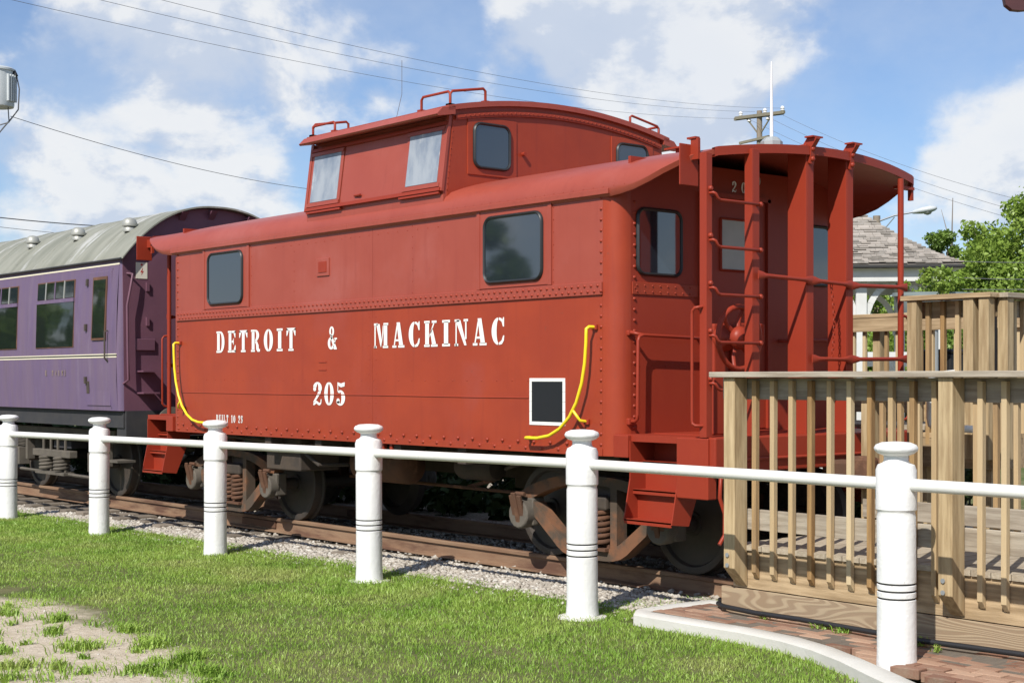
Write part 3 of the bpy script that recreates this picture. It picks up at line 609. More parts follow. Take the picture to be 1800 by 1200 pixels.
# ---- platform ends
def endparts():
    out = []
    def A(mb, name, m='red_iron', **kw): mb.build(name, m, cab, **kw); mb.build(name, m, cab, xf=rot, **kw)
    def A4(mb, name, m='red_iron', **kw):
        for f_ in (None, mirx, miry, rot): mb.build(name, m, cab, xf=f_, **kw)
    A(MB().box(0.02, .84, S + .04, F_ - .04, 1.115, 1.17), 'platform_floor'); A(MB().box(.84, 1.14, S + .04, YC + 1.12, 1.115, 1.17), 'platform_floor')
    A(MB().box(1.06, 1.20, S + .02, YC + 1.10, .90, 1.172), 'end_sill', bevel=.012)
    A4(MB().box(.12, .285, S + .0, S + .06, .985, 1.165), 'step_hanger', bevel=.006)
    A(MB().box(.815, 1.14, S - .0, S + .10, .70, 1.165), 'step_hanger', bevel=.008)
    st = []
    # stringers: slanted side plates of the step well
    for xx in (.29, .81):
        A4(MB().prism([(S - .05, .49), (S + .14, .47), (S + .32, .90), (S + .32, 1.12), (S + .02, 1.12), (S + .02, .82)], (xx - .006, 0, 0), (0, 1, 0), (0, 0, 1), (.012, 0, 0)), 'step_stringer')
    for (y0, z0, dpt) in ((S - .05, .505, .16), (S + .05, .735, .15), (S + .16, .955, .14)):
        t_ = MB(); t_.box(.295, .805, y0, y0 + dpt, z0 - .012, z0); t_.box(.295, .805, y0 + dpt - .008, y0 + dpt, z0, z0 + .225); t_.box(.295, .805, y0, y0 + .01, z0 - .035, z0 + .006); A4(t_, 'step')
    # ladder stiles
    s1 = MB(); s1.box(1.06, 1.13, S - .005, S + .01, 1.17, 3.32); s1.box(1.115, 1.13, S + .01, S + .06, 1.17, 3.32); A(s1, 'ladder_stile', bevel=.003)
    y2 = -.93
    s2 = MB(); s2.box(1.05, 1.13, y2, y2 + .012, 1.17, 3.40); s2.box(1.115, 1.13, y2 + .012, y2 + .085, 1.17, 3.40); A(s2, 'ladder_stile', bevel=.003)
    for z in (2.965, 2.61, 2.25, 1.89, 1.53):
        A(MB().tube([(1.13, S + .035, z + .05), (1.165, S + .035, z + .05), (1.172, S + .05, z + .045), (1.172, S + .075, z + .012), (1.172, S + .105, z), (1.172, y2 + .04, z), (1.165, y2 + .05, z), (1.13, y2 + .05, z)], .0125, 8), 'rung', smooth=60)
        A(MB().lathe([(.021, 0), (.021, .014), (.012, .024)], (1.13, S + .035, z + .085), 'x', 8), 'bolt', smooth=50); A(MB().lathe([(.021, 0), (.021, .014), (.012, .024)], (1.165, y2 + .05, z), 'x', 8), 'bolt', smooth=50)
    # channel posts beside the door, with running board brackets on top
    for y0 in (-.285, .235):
        p_ = MB(); p_.box(.95, 1.14, y0, y0 + .016, 1.17, 3.50); p_.box(1.124, 1.14, y0 + .016, y0 + .095, 1.17, 3.50); p_.box(.95, .966, y0 + .016, y0 + .095, 1.17, 3.50); A(p_, 'channel_post', bevel=.004)
        q_ = MB(); q_.prism([(1.09, 3.38), (1.165, 3.34), (1.175, 3.47), (1.225, 3.535), (1.225, 3.55), (1.14, 3.56), (1.09, 3.50)], (0, y0 + .02, 0), (1, 0, 0), (0, 0, 1), (0, .05, 0)); q_.box(1.13, 1.215, y0 - .01, y0 + .12, 3.548, 3.560); A(q_, 'roof_bracket')
        for z in (3.46, 3.38): A(MB().lathe([(.022, 0), (.022, .012), (.012, .022)], (1.165, y0 + .045, z), 'x', 8), 'bolt', smooth=50)
    # far corner handrail post and the cross rails
    A(MB().tube([(1.10, YC + 1.02, 1.16), (1.10, YC + 1.02, 3.34)], .027, 10), 'handrail_post', smooth=60)
    def crossrail(y0, y1, z0, z1):
        n_ = 14; P_ = []; rr_ = []
        c = Vector((1.165, y0, z0)); d = Vector((1.165, y1, z1)); mb = MB(); secs = []
        for i in range(n_ + 1):
            f = i / n_; e_ = min(f, 1 - f) * (y1 - y0); flat = max(0, 1 - e_ / .10)
            hh = .017 + .020 * min(1, flat * 1.3) * (1 if e_ < .1 else 0); tt = .017 - .011 * flat
            p = c.lerp(d, f); secs.append([(p.x + tt * math.cos(a), p.y, p.z + hh * math.sin(a)) for a in [k * math.pi / 4 for k in range(8)]])
        mb.loft(secs, close=True); return mb
    for a, b, z0, z1 in ((-.90, -.24, 2.42, 2.405), (-.24, .28, 2.405, 2.39), (.28, YC + 1.02, 2.385, 2.40), (-.24, .28, 1.775, 1.775), (.28, YC + 1.02, 1.775, 1.785)):
        A(crossrail(a, b, z0, z1), 'crossrail', smooth=60)
    # curved side handrail and vertical grab on the ladder stile
    A4(MB().tube([(.15, S + .14, 1.99), (.21, S + .14, 1.985), (.25, S + .155, 1.975), (.262, S + .20, 1.968), (.262, -.56, 1.952), (.25, -.52, 1.952), (.155, -.50, 1.952)], .0145, 8), 'handrail', smooth=60)
    A4(MB().tube([(.262, S + .20, 1.968), (.262, S + .155, 1.955), (.262, S + .14, 1.92), (.260, S + .135, 1.33), (.255, S + .137, 1.29), (.23, S + .14, 1.272), (.14, S + .15, 1.27)], .0145, 8), 'handrail', smooth=60)
    A4(MB().obox((.15, S + .15, 1.268), ((1, 0, 0), (0, 1, 0), (0, 0, 1)), (.035, .035, .028)), 'handrail_bracket', bevel=.01)
    A4(MB().obox((.15, S + .145, 1.985), ((1, 0, 0), (0, 1, 0), (0, 0, 1)), (.03, .03, .022)), 'handrail_bracket', bevel=.01)
    y = S - .055
    A(MB().tube([(1.09, S, 2.16), (1.085, y + .02, 2.155), (1.06, y, 2.15), (1.035, y, 2.13), (1.03, y, 2.10), (1.03, y, 1.30), (1.035, y, 1.275), (1.06, y, 1.262), (1.09, S, 1.26)], .0125, 8), 'grab_handle', smooth=60)
    yq = YC + 1.02; A(MB().tube([(1.12, yq, 2.16), (1.12, yq + .06, 2.15), (1.12, yq + .085, 2.12), (1.12, yq + .085, 1.30), (1.12, yq + .06, 1.27), (1.12, yq, 1.26)], .0125, 8), 'grab_handle', smooth=60)
    # uncoupling lever hanging by the end sill
    A(MB().tube([(1.215, S + .20, .93), (1.215, S + .06, .86), (1.215, S + .05, .72), (1.22, S + .10, .60), (1.22, S + .10, .44), (1.22, S + .04, .37)], .016, 8), 'uncoupling_lever', smooth=60)
    A(MB().tube([(1.215, S + .12, 1.0), (1.215, F_ - .3, 1.0)], .014, 8), 'cut_bar', smooth=60)
    # coupler
    cp = MB(); cp.box(1.10, 1.42, YC - .075, YC + .075, .78, .96); cp.box(1.40, 1.60, YC - .14, YC + .02, .74, 1.0); cp.box(1.46, 1.62, YC + .02, YC + .13, .76, .98); A(cp, 'coupler', 'rust', bevel=.03)
    # marker plates on the roof corner
    pl = MB(); pl.box(.86, .872, S - .02, S + .19, 3.10, 3.42); A(pl, 'marker_plate', 'red_iron', bevel=.02); MB().box(L - 1.20, L - 1.188, S + .06, S + .27, 3.10, 3.40).build('marker_plate', 'red_iron', cab, bevel=.02); MB().box(L - 1.19, L - 1.05, S + .20, S + .225, 3.26, 3.36).build('marker_bracket', 'red_iron', cab)
    br = MB(); br.box(.872, .95, S + .10, S + .125, 3.30, 3.46); br.box(.84, .93, S + .09, S + .14, 3.46, 3.475); A(br, 'marker_bracket')
    pl = MB(); pl.box(.98, 1.04, F_ - .40, F_ - .17, 3.27, 3.295); pl.box(.99, 1.03, F_ - .20, F_ - .17, 3.18, 3.33); A(pl, 'marker_bracket')
    # hand brake: wheel, gear housing, stand
    yb, zb, xb = -.90, 1.935, .97
    wh = MB(); N = 28; ring = [(xb, yb + .245 * math.cos(2 * math.pi * k / N), zb + .245 * math.sin(2 * math.pi * k / N)) for k in range(N + 1)]
    wh.tube(ring, .022, 8, cap=False)
    for k in range(6):
        a = 2 * math.pi * k / 6 + .3; wh.tube([(xb - .02, yb + .04 * math.cos(a), zb + .04 * math.sin(a)), (xb - .03, yb + .15 * math.cos(a), zb + .15 * math.sin(a)), (xb, yb + .24 * math.cos(a), zb + .24 * math.sin(a))], [.024, .018, .017], 6)
    wh.lathe([(.088, -.02), (.095, .0), (.088, .03), (.066, .055), (.03, .07), (.01, .073)], (xb, yb, zb), 'x', 18); A(wh, 'brake_wheel', smooth=60)
    gh = MB(); gh.lathe([(.10, 0), (.11, .03), (.10, .08), (.08, .12), (.05, .145), (.04, .18)], (xb - .20, yb, zb), 'x', 20); A(gh, 'brake_housing', smooth=60)
    bs = MB(); bs.box(.72, .80, yb - .10, yb + .42, 1.17, 2.05); bs.box(.70, .86, yb + .08, yb + .44, 1.90, 2.06); bs.box(.80, .83, yb + .08, yb + .12, 1.17, 1.9); bs.box(.80, .83, yb + .38, yb + .42, 1.17, 1.9); A(bs, 'brake_stand', bevel=.012)
    # chain between the channel posts
    ch = MB(); z = 2.37; k = 0
    while z > 1.78:
        yy_ = .02 + .06 * math.sin((2.37 - z) * 5) * .6; u = (0, 1, 0) if k % 2 else (1, 0, 0)
        ch.tube([Vector((1.155, yy_, z)) + Vector(u) * (.012 * math.cos(a)) + Vector((0, 0, .02 * math.sin(a))) for a in [q * math.pi / 4 for q in range(9)]], .0035, 5, cap=False); z -= .031; k += 1
    A(ch, 'chain')
    # end wall: door with window, side window, marker light
    d_ = MB(); d_.box(XW, XW + .02, -.43, .36, 1.18, 3.16); A(d_, 'door', 'red_iron', bevel=.006)
    for yy_ in (-.47, .36): A(MB().box(XW, XW + .045, yy_, yy_ + .04, 1.18, 3.19), 'door_jamb')
    A(MB().box(XW, XW + .045, -.47, .40, 3.16, 3.2), 'door_head')
    return out
endparts()
for sx, xf in ((1, None), (-1, mirx)):
    # end windows / door panes / numbers, made on both ends
    for (cy_, w_, h_, gl) in ((-.965, .54, .56, 'glass'), (YC * 2 + .965, .54, .56, 'glass')):
        c = Vector((XW + .006, cy_, 2.735)) if sx > 0 else Vector((L - XW - .006, cy_, 2.735)); window(cab, c, w_, h_, (0, sx, 0), (0, 0, 1), (sx, 0, 0), r=.09)
    c = Vector((XW + .022, -.038, 2.765)) if sx > 0 else Vector((L - XW - .022, 2 * YC + .038, 2.765)); window(cab, c, .42, .46, (0, sx, 0), (0, 0, 1), (sx, 0, 0), r=.02, g=.02, glass='milky_pane', frame='red_iron')
text('205', -.07, .23, 3.225, .095, cab, XW + .006, wsc=.095, axis='y')
lm = MB(); lm.lathe([(.07, 0), (.07, .03), (.055, .05), (.02, .06)], (XW, .10 + .10, 3.34), 'x', 16); lm.build('end_lamp', 'milky_pane', cab, smooth=50)

# ---- cupola
C0, C1 = -4.446, -2.118; ZT = 4.05; CT = .095   # lean of the side walls
def cy(z): return (S + .0) + CT * max(0, (z - 3.34)) / (ZT - 3.34)
cw = MB()
sec = lambda x: [(x, S - .004, 3.10), (x, S - .004, 3.36), (x, cy(ZT), ZT), (x, 2 * YC - cy(ZT), ZT), (x, 2 * YC - S + .004, 3.36), (x, 2 * YC - S + .004, 3.10)]
cw.loft([sec(C0), sec(C1)], close=True); cup = cw.build('cupola', 'red_paint_sheen', cab)
un = Vector((0, CT, ZT - 3.34)).normalized(); nn_ = Vector((0, -un.z, un.y))
def cupbox(name, x0, x1, t0, t1, d0, d1, m, **kw):
    """box on the leaning near wall: t along the slope from z 3.36, d outwards"""
    b = Vector((0, S - .004, 3.36)); return MB().obox(b + Vector(((x0 + x1) / 2, 0, 0)) + un * ((t0 + t1) / 2) + nn_ * ((d0 + d1) / 2), ((1, 0, 0), un, nn_), ((x1 - x0) / 2, (t1 - t0) / 2, abs(d1 - d0) / 2)).build(name, m, cup, **kw)
for xa, xb in ((C0 + .035, C0 + .62), (C1 - .62, C1 - .035)):
    cupbox('sash', xa, xb, .02, .60, -.002, .022, 'red_paint_sheen', bevel=.003)
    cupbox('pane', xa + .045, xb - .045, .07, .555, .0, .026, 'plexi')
    for t in (.04, .575): cupbox('sash_rail', xa, xb, t - .018, t + .018, .02, .034, 'red_paint_sheen')
cupbox('centre_panel', C0 + .63, C1 - .63, .02, .60, -.002, .014, 'red_paint_sheen', bevel=.003)
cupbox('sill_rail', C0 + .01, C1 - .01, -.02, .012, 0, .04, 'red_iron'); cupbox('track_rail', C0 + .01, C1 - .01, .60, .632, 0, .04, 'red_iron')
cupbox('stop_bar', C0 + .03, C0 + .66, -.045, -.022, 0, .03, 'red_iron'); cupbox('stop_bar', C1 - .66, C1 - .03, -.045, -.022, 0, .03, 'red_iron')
for xx in (C0 + .012, C1 - .012): cupbox('corner_batten', xx - .022, xx + .022, -.02, .69, 0, .028, 'red_paint_sheen')
MB().tube([(C0 + .9, S - .02, 3.43), (C0 + 1.02, S - .03, 3.43)], .012, 6).build('latch', 'red_iron', cup)
# sun hood along the eave
hd = MB(); hd.prism([(S + .10, 4.055), (S - .10, 4.02), (S - .115, 4.035), (S - .05, 4.10), (S + .10, 4.13)], (C0 + .02, 0, 0), (0, 1, 0), (0, 0, 1), (C1 - C0 + .03, 0, 0)); hd.build('eave_hood', 'red_paint_sheen', cup)
hd = MB(); hd.prism([(F_ - .10, 4.055), (F_ + .10, 4.02), (F_ + .115, 4.035), (F_ + .05, 4.10), (F_ - .10, 4.13)], (C0 + .02, 0, 0), (0, 1, 0), (0, 0, 1), (C1 - C0 + .03, 0, 0)); hd.build('eave_hood', 'red_paint_sheen', cup)
# cupola roof
def crs(x, dz=0): 
    y_ = np.linspace(-1.46, 1.46, 25); return [(x, YC + y, 4.295 - .165 * (abs(y) / 1.46) ** 2 + dz) for y in y_]
cr = MB(); xr_ = [C0 - .04, C1 + .05]; cr.loft([crs(x) for x in xr_]); k0 = len(cr.v); cr.loft([crs(x, -.05) for x in xr_])
for s_ in (0, 25):
    for k in range(24): cr.f.append((s_ + k, s_ + k + 1, k0 + s_ + k + 1, k0 + s_ + k))
for k in (0, 24): cr.f.append((k, 25 + k, k0 + 25 + k, k0 + k))
crf = cr.build('cupola_roof', 'red_paint_sheen', cup, smooth=40)
for x_ in (C1, C0):
    sgx = 1 if x_ == C1 else -1
    ew = MB(); top_ = [(YC + y, 4.25 - .165 * (abs(y) / 1.46) ** 2) for y in np.linspace(-1.36, 1.36, 17)]
    poly = [(S + .02, 3.15)] + [(F_ - .02, 3.15), (F_ - .10, 4.0)] + list(reversed(top_)) + [(S + .10, 4.0)]
    ew.prism(poly, (x_ - .008 * sgx, 0, 0), (0, 1, 0), (0, 0, 1), (.016 * sgx, 0, 0)); ew.build('cupola_end', 'red_paint', cup)
    MB().loft([[(x_ + sgx * .030, y, z - .055) for y, z in top_], [(x_ + sgx * .030, y, z - .10) for y, z in top_]]).build('drip_rail', 'red_iron', cup)
    ld = MB(); ld.loft([[(x_ + sgx * .008, y, z - .055) for y, z in top_], [(x_ + sgx * .034, y, z - .060) for y, z in top_]]); ld.loft([[(x_ + sgx * .034, y, z - .060) for y, z in top_], [(x_ + sgx * .034, y, z - .085) for y, z in top_]]); ld.build('drip_rail', 'red_paint', cup)
    for cy_ in (-.88, 2 * YC + .92):
        MB().box(min(x_, x_ + sgx * .018), max(x_, x_ + sgx * .018), cy_ - .30, cy_ + .30, 3.52, 4.07).build('window_panel', 'red_paint', cup, bevel=.004)
        window(cup, (x_ + sgx * .02, cy_ - .01, 3.80), .46, .44, (0, sgx, 0), (0, 0, 1), (sgx, 0, 0), r=.09)
    MB().tube([(x_ + sgx * .01, -.50, 3.77), (x_ + sgx * .05, -.50, 3.77)], .02, 8).build('latch', 'red_iron', cup)
rvc = MB()
for y in np.linspace(-1.25, 1.25, 46): rvc.rivet((C1 + .034, YC + y, 4.25 - .165 * (abs(y) / 1.46) ** 2 - .072), (1, 0, 0), .008)
for t in np.arange(.0, .7, .055): rvc.rivet(Vector((C1 + .008, S + .03, 3.36)) + un * t, (1, 0, 0), .007)
tag(rvc.build('rivets', 'red_iron', cup, smooth=80), kind='stuff')
# roof grab rails
def rgrab(p0, p1, p2=None, h=.10):
    a, b = Vector(p0), Vector(p1); up = Vector((0, 0, h)); pts = [a, a + up * .8, a + up + (b - a) * .06, b + up - (b - a) * .06, b + up * .8, b]
    mb = MB().tube(pts, .013, 8)
    for q in (a, b): mb.obox(q, ((1, 0, 0), (0, 1, 0), (0, 0, 1)), (.03, .03, .012))
    return mb
ztop = lambda y: 4.295 - .165 * (abs(y - YC) / 1.46) ** 2
rgrab((C1 - .42, S + .06, ztop(S + .06)), (C1 - .03, S + .10, ztop(S + .10)), h=.13).build('roof_grab', 'red_iron', cup, smooth=60)
rgrab((C1 - .03, S + .10, ztop(S + .10)), (C1 - .03, S + .52, ztop(S + .52)), h=.13).build('roof_grab', 'red_iron', cup, smooth=60)
rgrab((C0 + .02, S + .06, ztop(S + .06)), (C0 + .40, S + .08, ztop(S + .08)), h=.10).build('roof_grab', 'red_iron', cup, smooth=60)
rgrab((C0 + .02, S + .06, ztop(S + .06)), (C0 + .02, S + .50, ztop(S + .50)), h=.12).build('roof_grab', 'red_iron', cup, smooth=60)
rgrab((C1 - .03, F_ - .52, ztop(F_ - .52)), (C1 - .03, F_ - .10, ztop(F_ - .10)), h=.10).build('roof_grab', 'red_iron', cup, smooth=60)
rgrab((C1 - .03, F_ - .10, ztop(F_ - .10)), (C1 - .42, F_ - .08, ztop(F_ - .08)), h=.10).build('roof_grab', 'red_iron', cup, smooth=60)
MB().tube([(-3.5, S + .45, ztop(S + .45)), (-3.46, S + .5, ztop(S + .45) + .28), (-3.46, S + .5, ztop(S + .45) + .62)], .003, 5).build('whip_antenna', 'wire', cup)
# white roof antenna on a grey base
an = MB().lathe([(.016, 0), (.015, .1), (.0075, .62), (.006, .66)], (.47, .09, 3.66), 'z', 10).build('antenna', 'antenna_white', cab, smooth=50)
MB().lathe([(.095, 0), (.095, .07), (.06, .105), (.05, .11)], (.47, .09, 3.565), 'z', 8).build('antenna_base', 'grey_metal', an)
# small T handle on the roof beside the cupola
MB().box(-.9, -.86, .35, .39, 3.55, 3.76).build('roof_bracket', 'red_iron', cab); MB().box(-1.0, -.80, .30, .44, 3.76, 3.775).build('roof_bracket', 'red_iron', cab)
# ---- underframe
MB().box(L + .1, -.1, YC - .16, YC + .16, .62, 1.0).build('centre_sill', 'iron', cab)
MB().box(L, 0, S + .03, F_ - .03, .99, 1.12).build('underfloor', 'iron', cab)
for x in (-1.9, -2.9, -4.3, -5.3): MB().box(x - .06, x + .06, S + .04, F_ - .04, .84, 1.0).build('cross_bearer', 'iron', cab)
MB().lathe([(.02, -.50), (.15, -.47), (.19, -.42), (.19, .42), (.15, .47), (.02, .50)], (-4.0, -.75, .72), 'x', 18).build('air_reservoir', 'rust', cab, smooth=40)
MB().lathe([(.02, -.30), (.11, -.28), (.13, -.24), (.13, .24), (.11, .28), (.02, .30)], (-2.7, -.55, .74), 'x', 16).build('brake_cylinder', 'iron', cab, smooth=40)
MB().box(-3.4, -2.2, .5, 1.2, .45, 1.0).build('battery_box', 'iron', cab)
MB().tube([(-6.3, -1.1, .93), (-4.5, -1.15, .90), (-2.8, -1.1, .92), (-1.2, -1.15, .94)], .02, 6).build('brake_pipe', 'iron', cab)
MB().tube([(-5.2, -.4, .52), (-1.5, -.4, .50)], .018, 6).build('brake_rod', 'rust', cab)
MB().tube([(-7.1, -1.0, .95), (-6.0, -1.05, .90), (-5.0, -1.2, .86), (-4.6, -1.2, .70), (-4.5, -.9, .70)], .022, 8).build('air_pipe', 'iron', cab)
MB().tube([(-2.3, -.55, .74), (-1.9, -.8, .80), (-1.2, -1.0, .92), (-.2, -1.05, .95)], .02, 8).build('air_pipe', 'iron', cab)
MB().box(-5.6, -4.9, -1.25, -.75, .62, .98).build('tool_box', 'iron', cab, bevel=.015)
MB().bar((-2.5, -.55, .62), (-3.3, -.2, .50), .05, .03).build('brake_lever', 'rust', cab)
for x in (-2.98, -3.12): MB().box(x - .02, x + .02, S + .02, S + .06, .90, 1.0).build('pipe_hanger', 'red_iron', cab)
# ---- trucks
def coil(mb, c, r, h, turns, wire, n=12):
    pts = [(c[0] + r * math.cos(2 * math.pi * t / n), c[1] + r * math.sin(2 * math.pi * t / n), c[2] + h * t / (turns * n)) for t in range(turns * n + 1)]
    mb.tube(pts, wire, 6)
def wheelset(par, x, mname='wheel_steel', r=.42):
    for sy in (-1, 1):
        y0 = YC + sy * .70
        q = [(.05, .0), (.10, .0), (.105, -.02), (.20, -.035), (r - .075, -.035), (r - .06, -.005), (r - .02, 0), (r - .002, -.006), (r, -.03), (r + .004, -.095), (r + .028, -.108), (r + .028, -.125), (r + .010, -.138), (r - .07, -.19), (r - .09, -.10), (.12, -.08), (.05, -.08)]
        mb = MB(); mb.lathe([(a, -sy * 0 + (sy * (b + .08))) for a, b in q], (x, y0, r), 'y', 40); mb.build('wheel', mname, par, smooth=35)
    MB().lathe([(.07, -1.02), (.07, 1.02)], (x, YC, r), 'y', 14).build('axle', mname, par, smooth=40)
def truck(xc, wb=1.74):
    tr = bpy.data.objects.new('truck', None); col.objects.link(tr); tr.parent = cab; ORG[tr] = ORG[cab]
    for x in (xc - wb / 2, xc + wb / 2): wheelset(tr, x)
    for sy in (-1, 1):
        yo = YC + sy * 1.03; h2 = wb / 2
        sf = MB(); th = .13; yo0 = yo - .065
        outerp = [(-h2 - .13, .56), (-h2 + .06, .60), (-.45, .755), (-.30, .775), (.30, .775), (.45, .755), (h2 - .06, .60), (h2 + .13, .56), (h2 + .13, .46), (h2 - .10, .40), (.36, .125), (.30, .10), (-.30, .10), (-.36, .125), (-h2 + .10, .40), (-h2 - .13, .46)]
        # as bars so that the openings are real
        def band(pts, hh):
            P_ = [Vector(p) for p in pts]; h_ = hh if isinstance(hh, list) else [hh] * len(P_); up_, dn_ = [], []
            for i, p in enumerate(P_):
                d_ = (P_[min(i + 1, len(P_) - 1)] - P_[max(i - 1, 0)]).normalized(); n_ = Vector((-d_.y, d_.x)); up_.append(p + n_ * h_[i] / 2); dn_.append(p - n_ * h_[i] / 2)
            for i in range(len(P_) - 1):
                sf.prism([tuple(dn_[i]), tuple(dn_[i + 1]), tuple(up_[i + 1]), tuple(up_[i])], (xc, yo - th / 2, 0), (1, 0, 0), (0, 0, 1), (0, th, 0))
        def seg(pts, hh):
            for a, b in zip(pts[:-1], pts[1:]):
                d_ = Vector((b[0] - a[0], 0, b[1] - a[1])); ex = d_.normalized() * .02
                sf.bar((xc + a[0] - ex.x, yo, a[1] - ex.z), (xc + b[0] + ex.x, yo, b[1] + ex.z), th - .012, hh)
        ar = [(q, .745 - .21 * (abs(q) / (h2 + .05)) ** 2.4) for q in np.linspace(-h2 - .05, h2 + .05, 25)]; band(ar, [.12 - .05 * (1 - abs(a[0]) / (h2 + .05)) for a in ar])
        lo = [(-h2 + .06, .50), (-.46, .235), (-.40, .19), (-.34, .155), (-.26, .130), (-.16, .118), (.16, .118), (.26, .130), (.34, .155), (.40, .19), (.46, .235), (h2 - .06, .50)]; band(lo, [.10, .11, .115, .115, .11, .10, .10, .11, .115, .115, .11, .10])
        for q in (-.27, .27): seg([(q, .15), (q, .72)], .08)
        sf.build('side_frame', 'frame_iron', tr, smooth=35)
        MB().box(xc - .22, xc + .22, yo - .10, yo + .10, .50, .62).build('bolster', 'iron', tr, bevel=.02)
        MB().box(xc - .22, xc + .22, yo - .11, yo + .11, .155, .18).build('spring_plank', 'rust', tr)
        for q in (-.105, .105):
            sp = MB(); coil(sp, (xc + q, yo + sy * .035, .19), .075, .30, 6, .020); sp.build('spring', 'rust', tr, smooth=60)
        for q in (-h2, h2):
            jb = MB(); jb.box(xc + q - .12, xc + q + .12, yo - .07, yo + .07, .30, .55)
            jb.lathe([(.13, -.02), (.13, .10), (.10, .13)], (xc + q, yo + (.02 if sy > 0 else -.13), .40), 'y', 14); jo = jb.build('journal_box', 'dusty_iron', tr, bevel=.015, smooth=40)
            ld = MB(); ld.obox((xc + q, yo + sy * .15, .445), ((1, 0, 0), Vector((0, .25 * sy, 1)), Vector((0, 1, -.25 * sy))), (.075, .13, .014)); ld.obox((xc + q, yo + sy * .168, .45), ((1, 0, 0), Vector((0, .25 * sy, 1)), Vector((0, 1, -.25 * sy))), (.028, .15, .012)); ld.tube([(xc + q - .06, yo + sy * .12, .58), (xc + q + .06, yo + sy * .12, .58)], .022, 8); ld.build('journal_lid', 'rust', jo, bevel=.006)
    MB().box(xc - .14, xc + .14, YC - 1.0, YC + 1.0, .52, .70).build('bolster', 'iron', tr)
    for sx in (-1, 1):
        xb_ = xc + sx * (wb / 2 - .47)
        MB().tube([(xb_, YC - .85, .40), (xb_, YC + .85, .40)], .03, 8).build('brake_beam', 'frame_iron', tr)
        for sy in (-1, 1):
            MB().prism([(sx * .01, .22), (sx * .06, .30), (sx * .06, .50), (sx * .01, .58), (-sx * .05, .52), (-sx * .05, .28)], (xb_, YC + sy * .70 - .045, 0), (1, 0, 0), (0, 0, 1), (0, .09, 0)).build('brake_shoe', 'rust', tr)
            MB().bar((xb_, YC + sy * .78, .42), (xb_ - sx * .10, YC + sy * .78, .74), .02, .04).build('brake_hanger', 'frame_iron', tr)
    MB().tube([(xc - .7, YC - .35, .62), (xc + .8, YC - .30, .66)], .018, 6).build('brake_rod', 'frame_iron', tr)
    return tr
truck(-.55); truck(-6.68)

# ------------------------------------------------------------------ British-style coach
XE = -9.06; HY = 1.40; CB = 1.20; CL = 19.0
coach = thing('coach', 'faded purple railway coach with grey roof behind the caboose', 'coach', (XE - CL / 2, YC, 0))
def csec(x):
    p = [(HY - .02, CB), (HY, 1.6), (HY + .004, 1.95), (HY - .01, 2.6), (HY - .045, 3.15)]
    return [(x, YC - a, b) for a, b in p] , [(x, YC + a, b) for a, b in reversed(p)]
bd = MB(); s0 = csec(XE - .06); s1 = csec(XE - CL); bd.loft([s0[0] + s0[1], s1[0] + s1[1]]); bd.build('body_side', 'purple', coach, smooth=30)
MB().loft([[(XE - .06, YC - HY + .02, CB), (XE - .06, YC - HY - .004, 1.95), (XE - .06, YC - HY + .045, 3.15)], [(XE - .015, YC - HY + .035, CB), (XE - .015, YC - HY + .015, 1.95), (XE - .015, YC - HY + .06, 3.15)], [(XE, YC - HY + .09, CB), (XE, YC - HY + .075, 1.95), (XE, YC - HY + .12, 3.15)]]).build('corner_panel', 'purple', coach, smooth=80)
ra = lambda y: 3.915 - .76 * (abs(y) / 1.40) ** 2.35
ep = [(-HY + .08, CB), (HY - .08, CB), (HY - .06, 3.15)] + [(y, ra(y) - .03) for y in np.linspace(1.33, -1.33, 21)] + [(-HY + .06, 3.15)]
MB().prism([(YC + a, b) for a, b in ep], (XE - .02, 0, 0), (0, 1, 0), (0, 0, 1), (.02, 0, 0)).build('end_panel', 'purple_end', coach)
cr_y = np.linspace(-1.385, 1.385, 33)
def crsec(x, dz=0): return [(x, YC + y, ra(y) + dz) for y in cr_y]
cr2 = MB(); cr2.loft([crsec(XE + .10), crsec(XE - CL)]); k0 = len(cr2.v); cr2.loft([crsec(XE + .10, -.022), crsec(XE - CL, -.022)])
for k in range(32): cr2.f.append((k, k + 1, k0 + k + 1, k0 + k))
for k in (0, 32): cr2.f.append((k, 33 + k, k0 + 33 + k, k0 + k))
crf2 = cr2.build('roof', 'coach_roof', coach, smooth=40)
for xx in np.arange(XE - .75, XE - CL, -.95):
    MB().tube([(xx, YC + y, ra(y) + .002) for y in cr_y[1:-1:2]], .007, 5).build('roof_seam', 'coach_roof', crf2)
MB().tube([(XE + .06, YC - 1.39, 3.155), (XE - CL, YC - 1.39, 3.155)], .014, 6).build('gutter', 'coach_black', coach)
for i in range(11):
    xx = XE - .55 - i * 1.62; vt = MB(); vt.lathe([(.085, 0), (.085, .05), (.075, .06)], (xx, YC - .98, ra(-.98) - .02), 'z', 14); vt.lathe([(.10, .0), (.105, .03), (.085, .085), (.05, .11), (.01, .118)], (xx, YC - .98, ra(-.98) + .05), 'z', 14); vt.build('roof_vent', 'chrome', crf2, smooth=50)
for y_, z_ in ((-.55, 3.70), (-.12, 3.74), (.45, 3.70), (.85, 3.58)): MB().prism([(0, 0), (.12, .11), (.0, .11)], (XE, YC + y_, z_), (1, 0, 0), (0, 0, 1), (0, .09, 0)).build('end_bracket', 'purple_end', coach)
def cb(name, x0, x1, z0, z1, d0, d1, m, par=None, **kw):
    yo = lambda z: YC - (HY + np.interp(z, [1.2, 1.6, 1.95, 2.6, 3.15], [-.02, 0, .004, -.01, -.045]))
    v = [(x, yo(z) - d, z) for x in (x0, x1) for d in (d0, d1) for z in (z0, z1)]
    mb = MB(); mb.add(v, [(0, 1, 3, 2), (4, 6, 7, 5), (0, 4, 5, 1), (2, 3, 7, 6), (0, 2, 6, 4), (1, 5, 7, 3)]); return mb.build(name, m, par or coach, **kw)
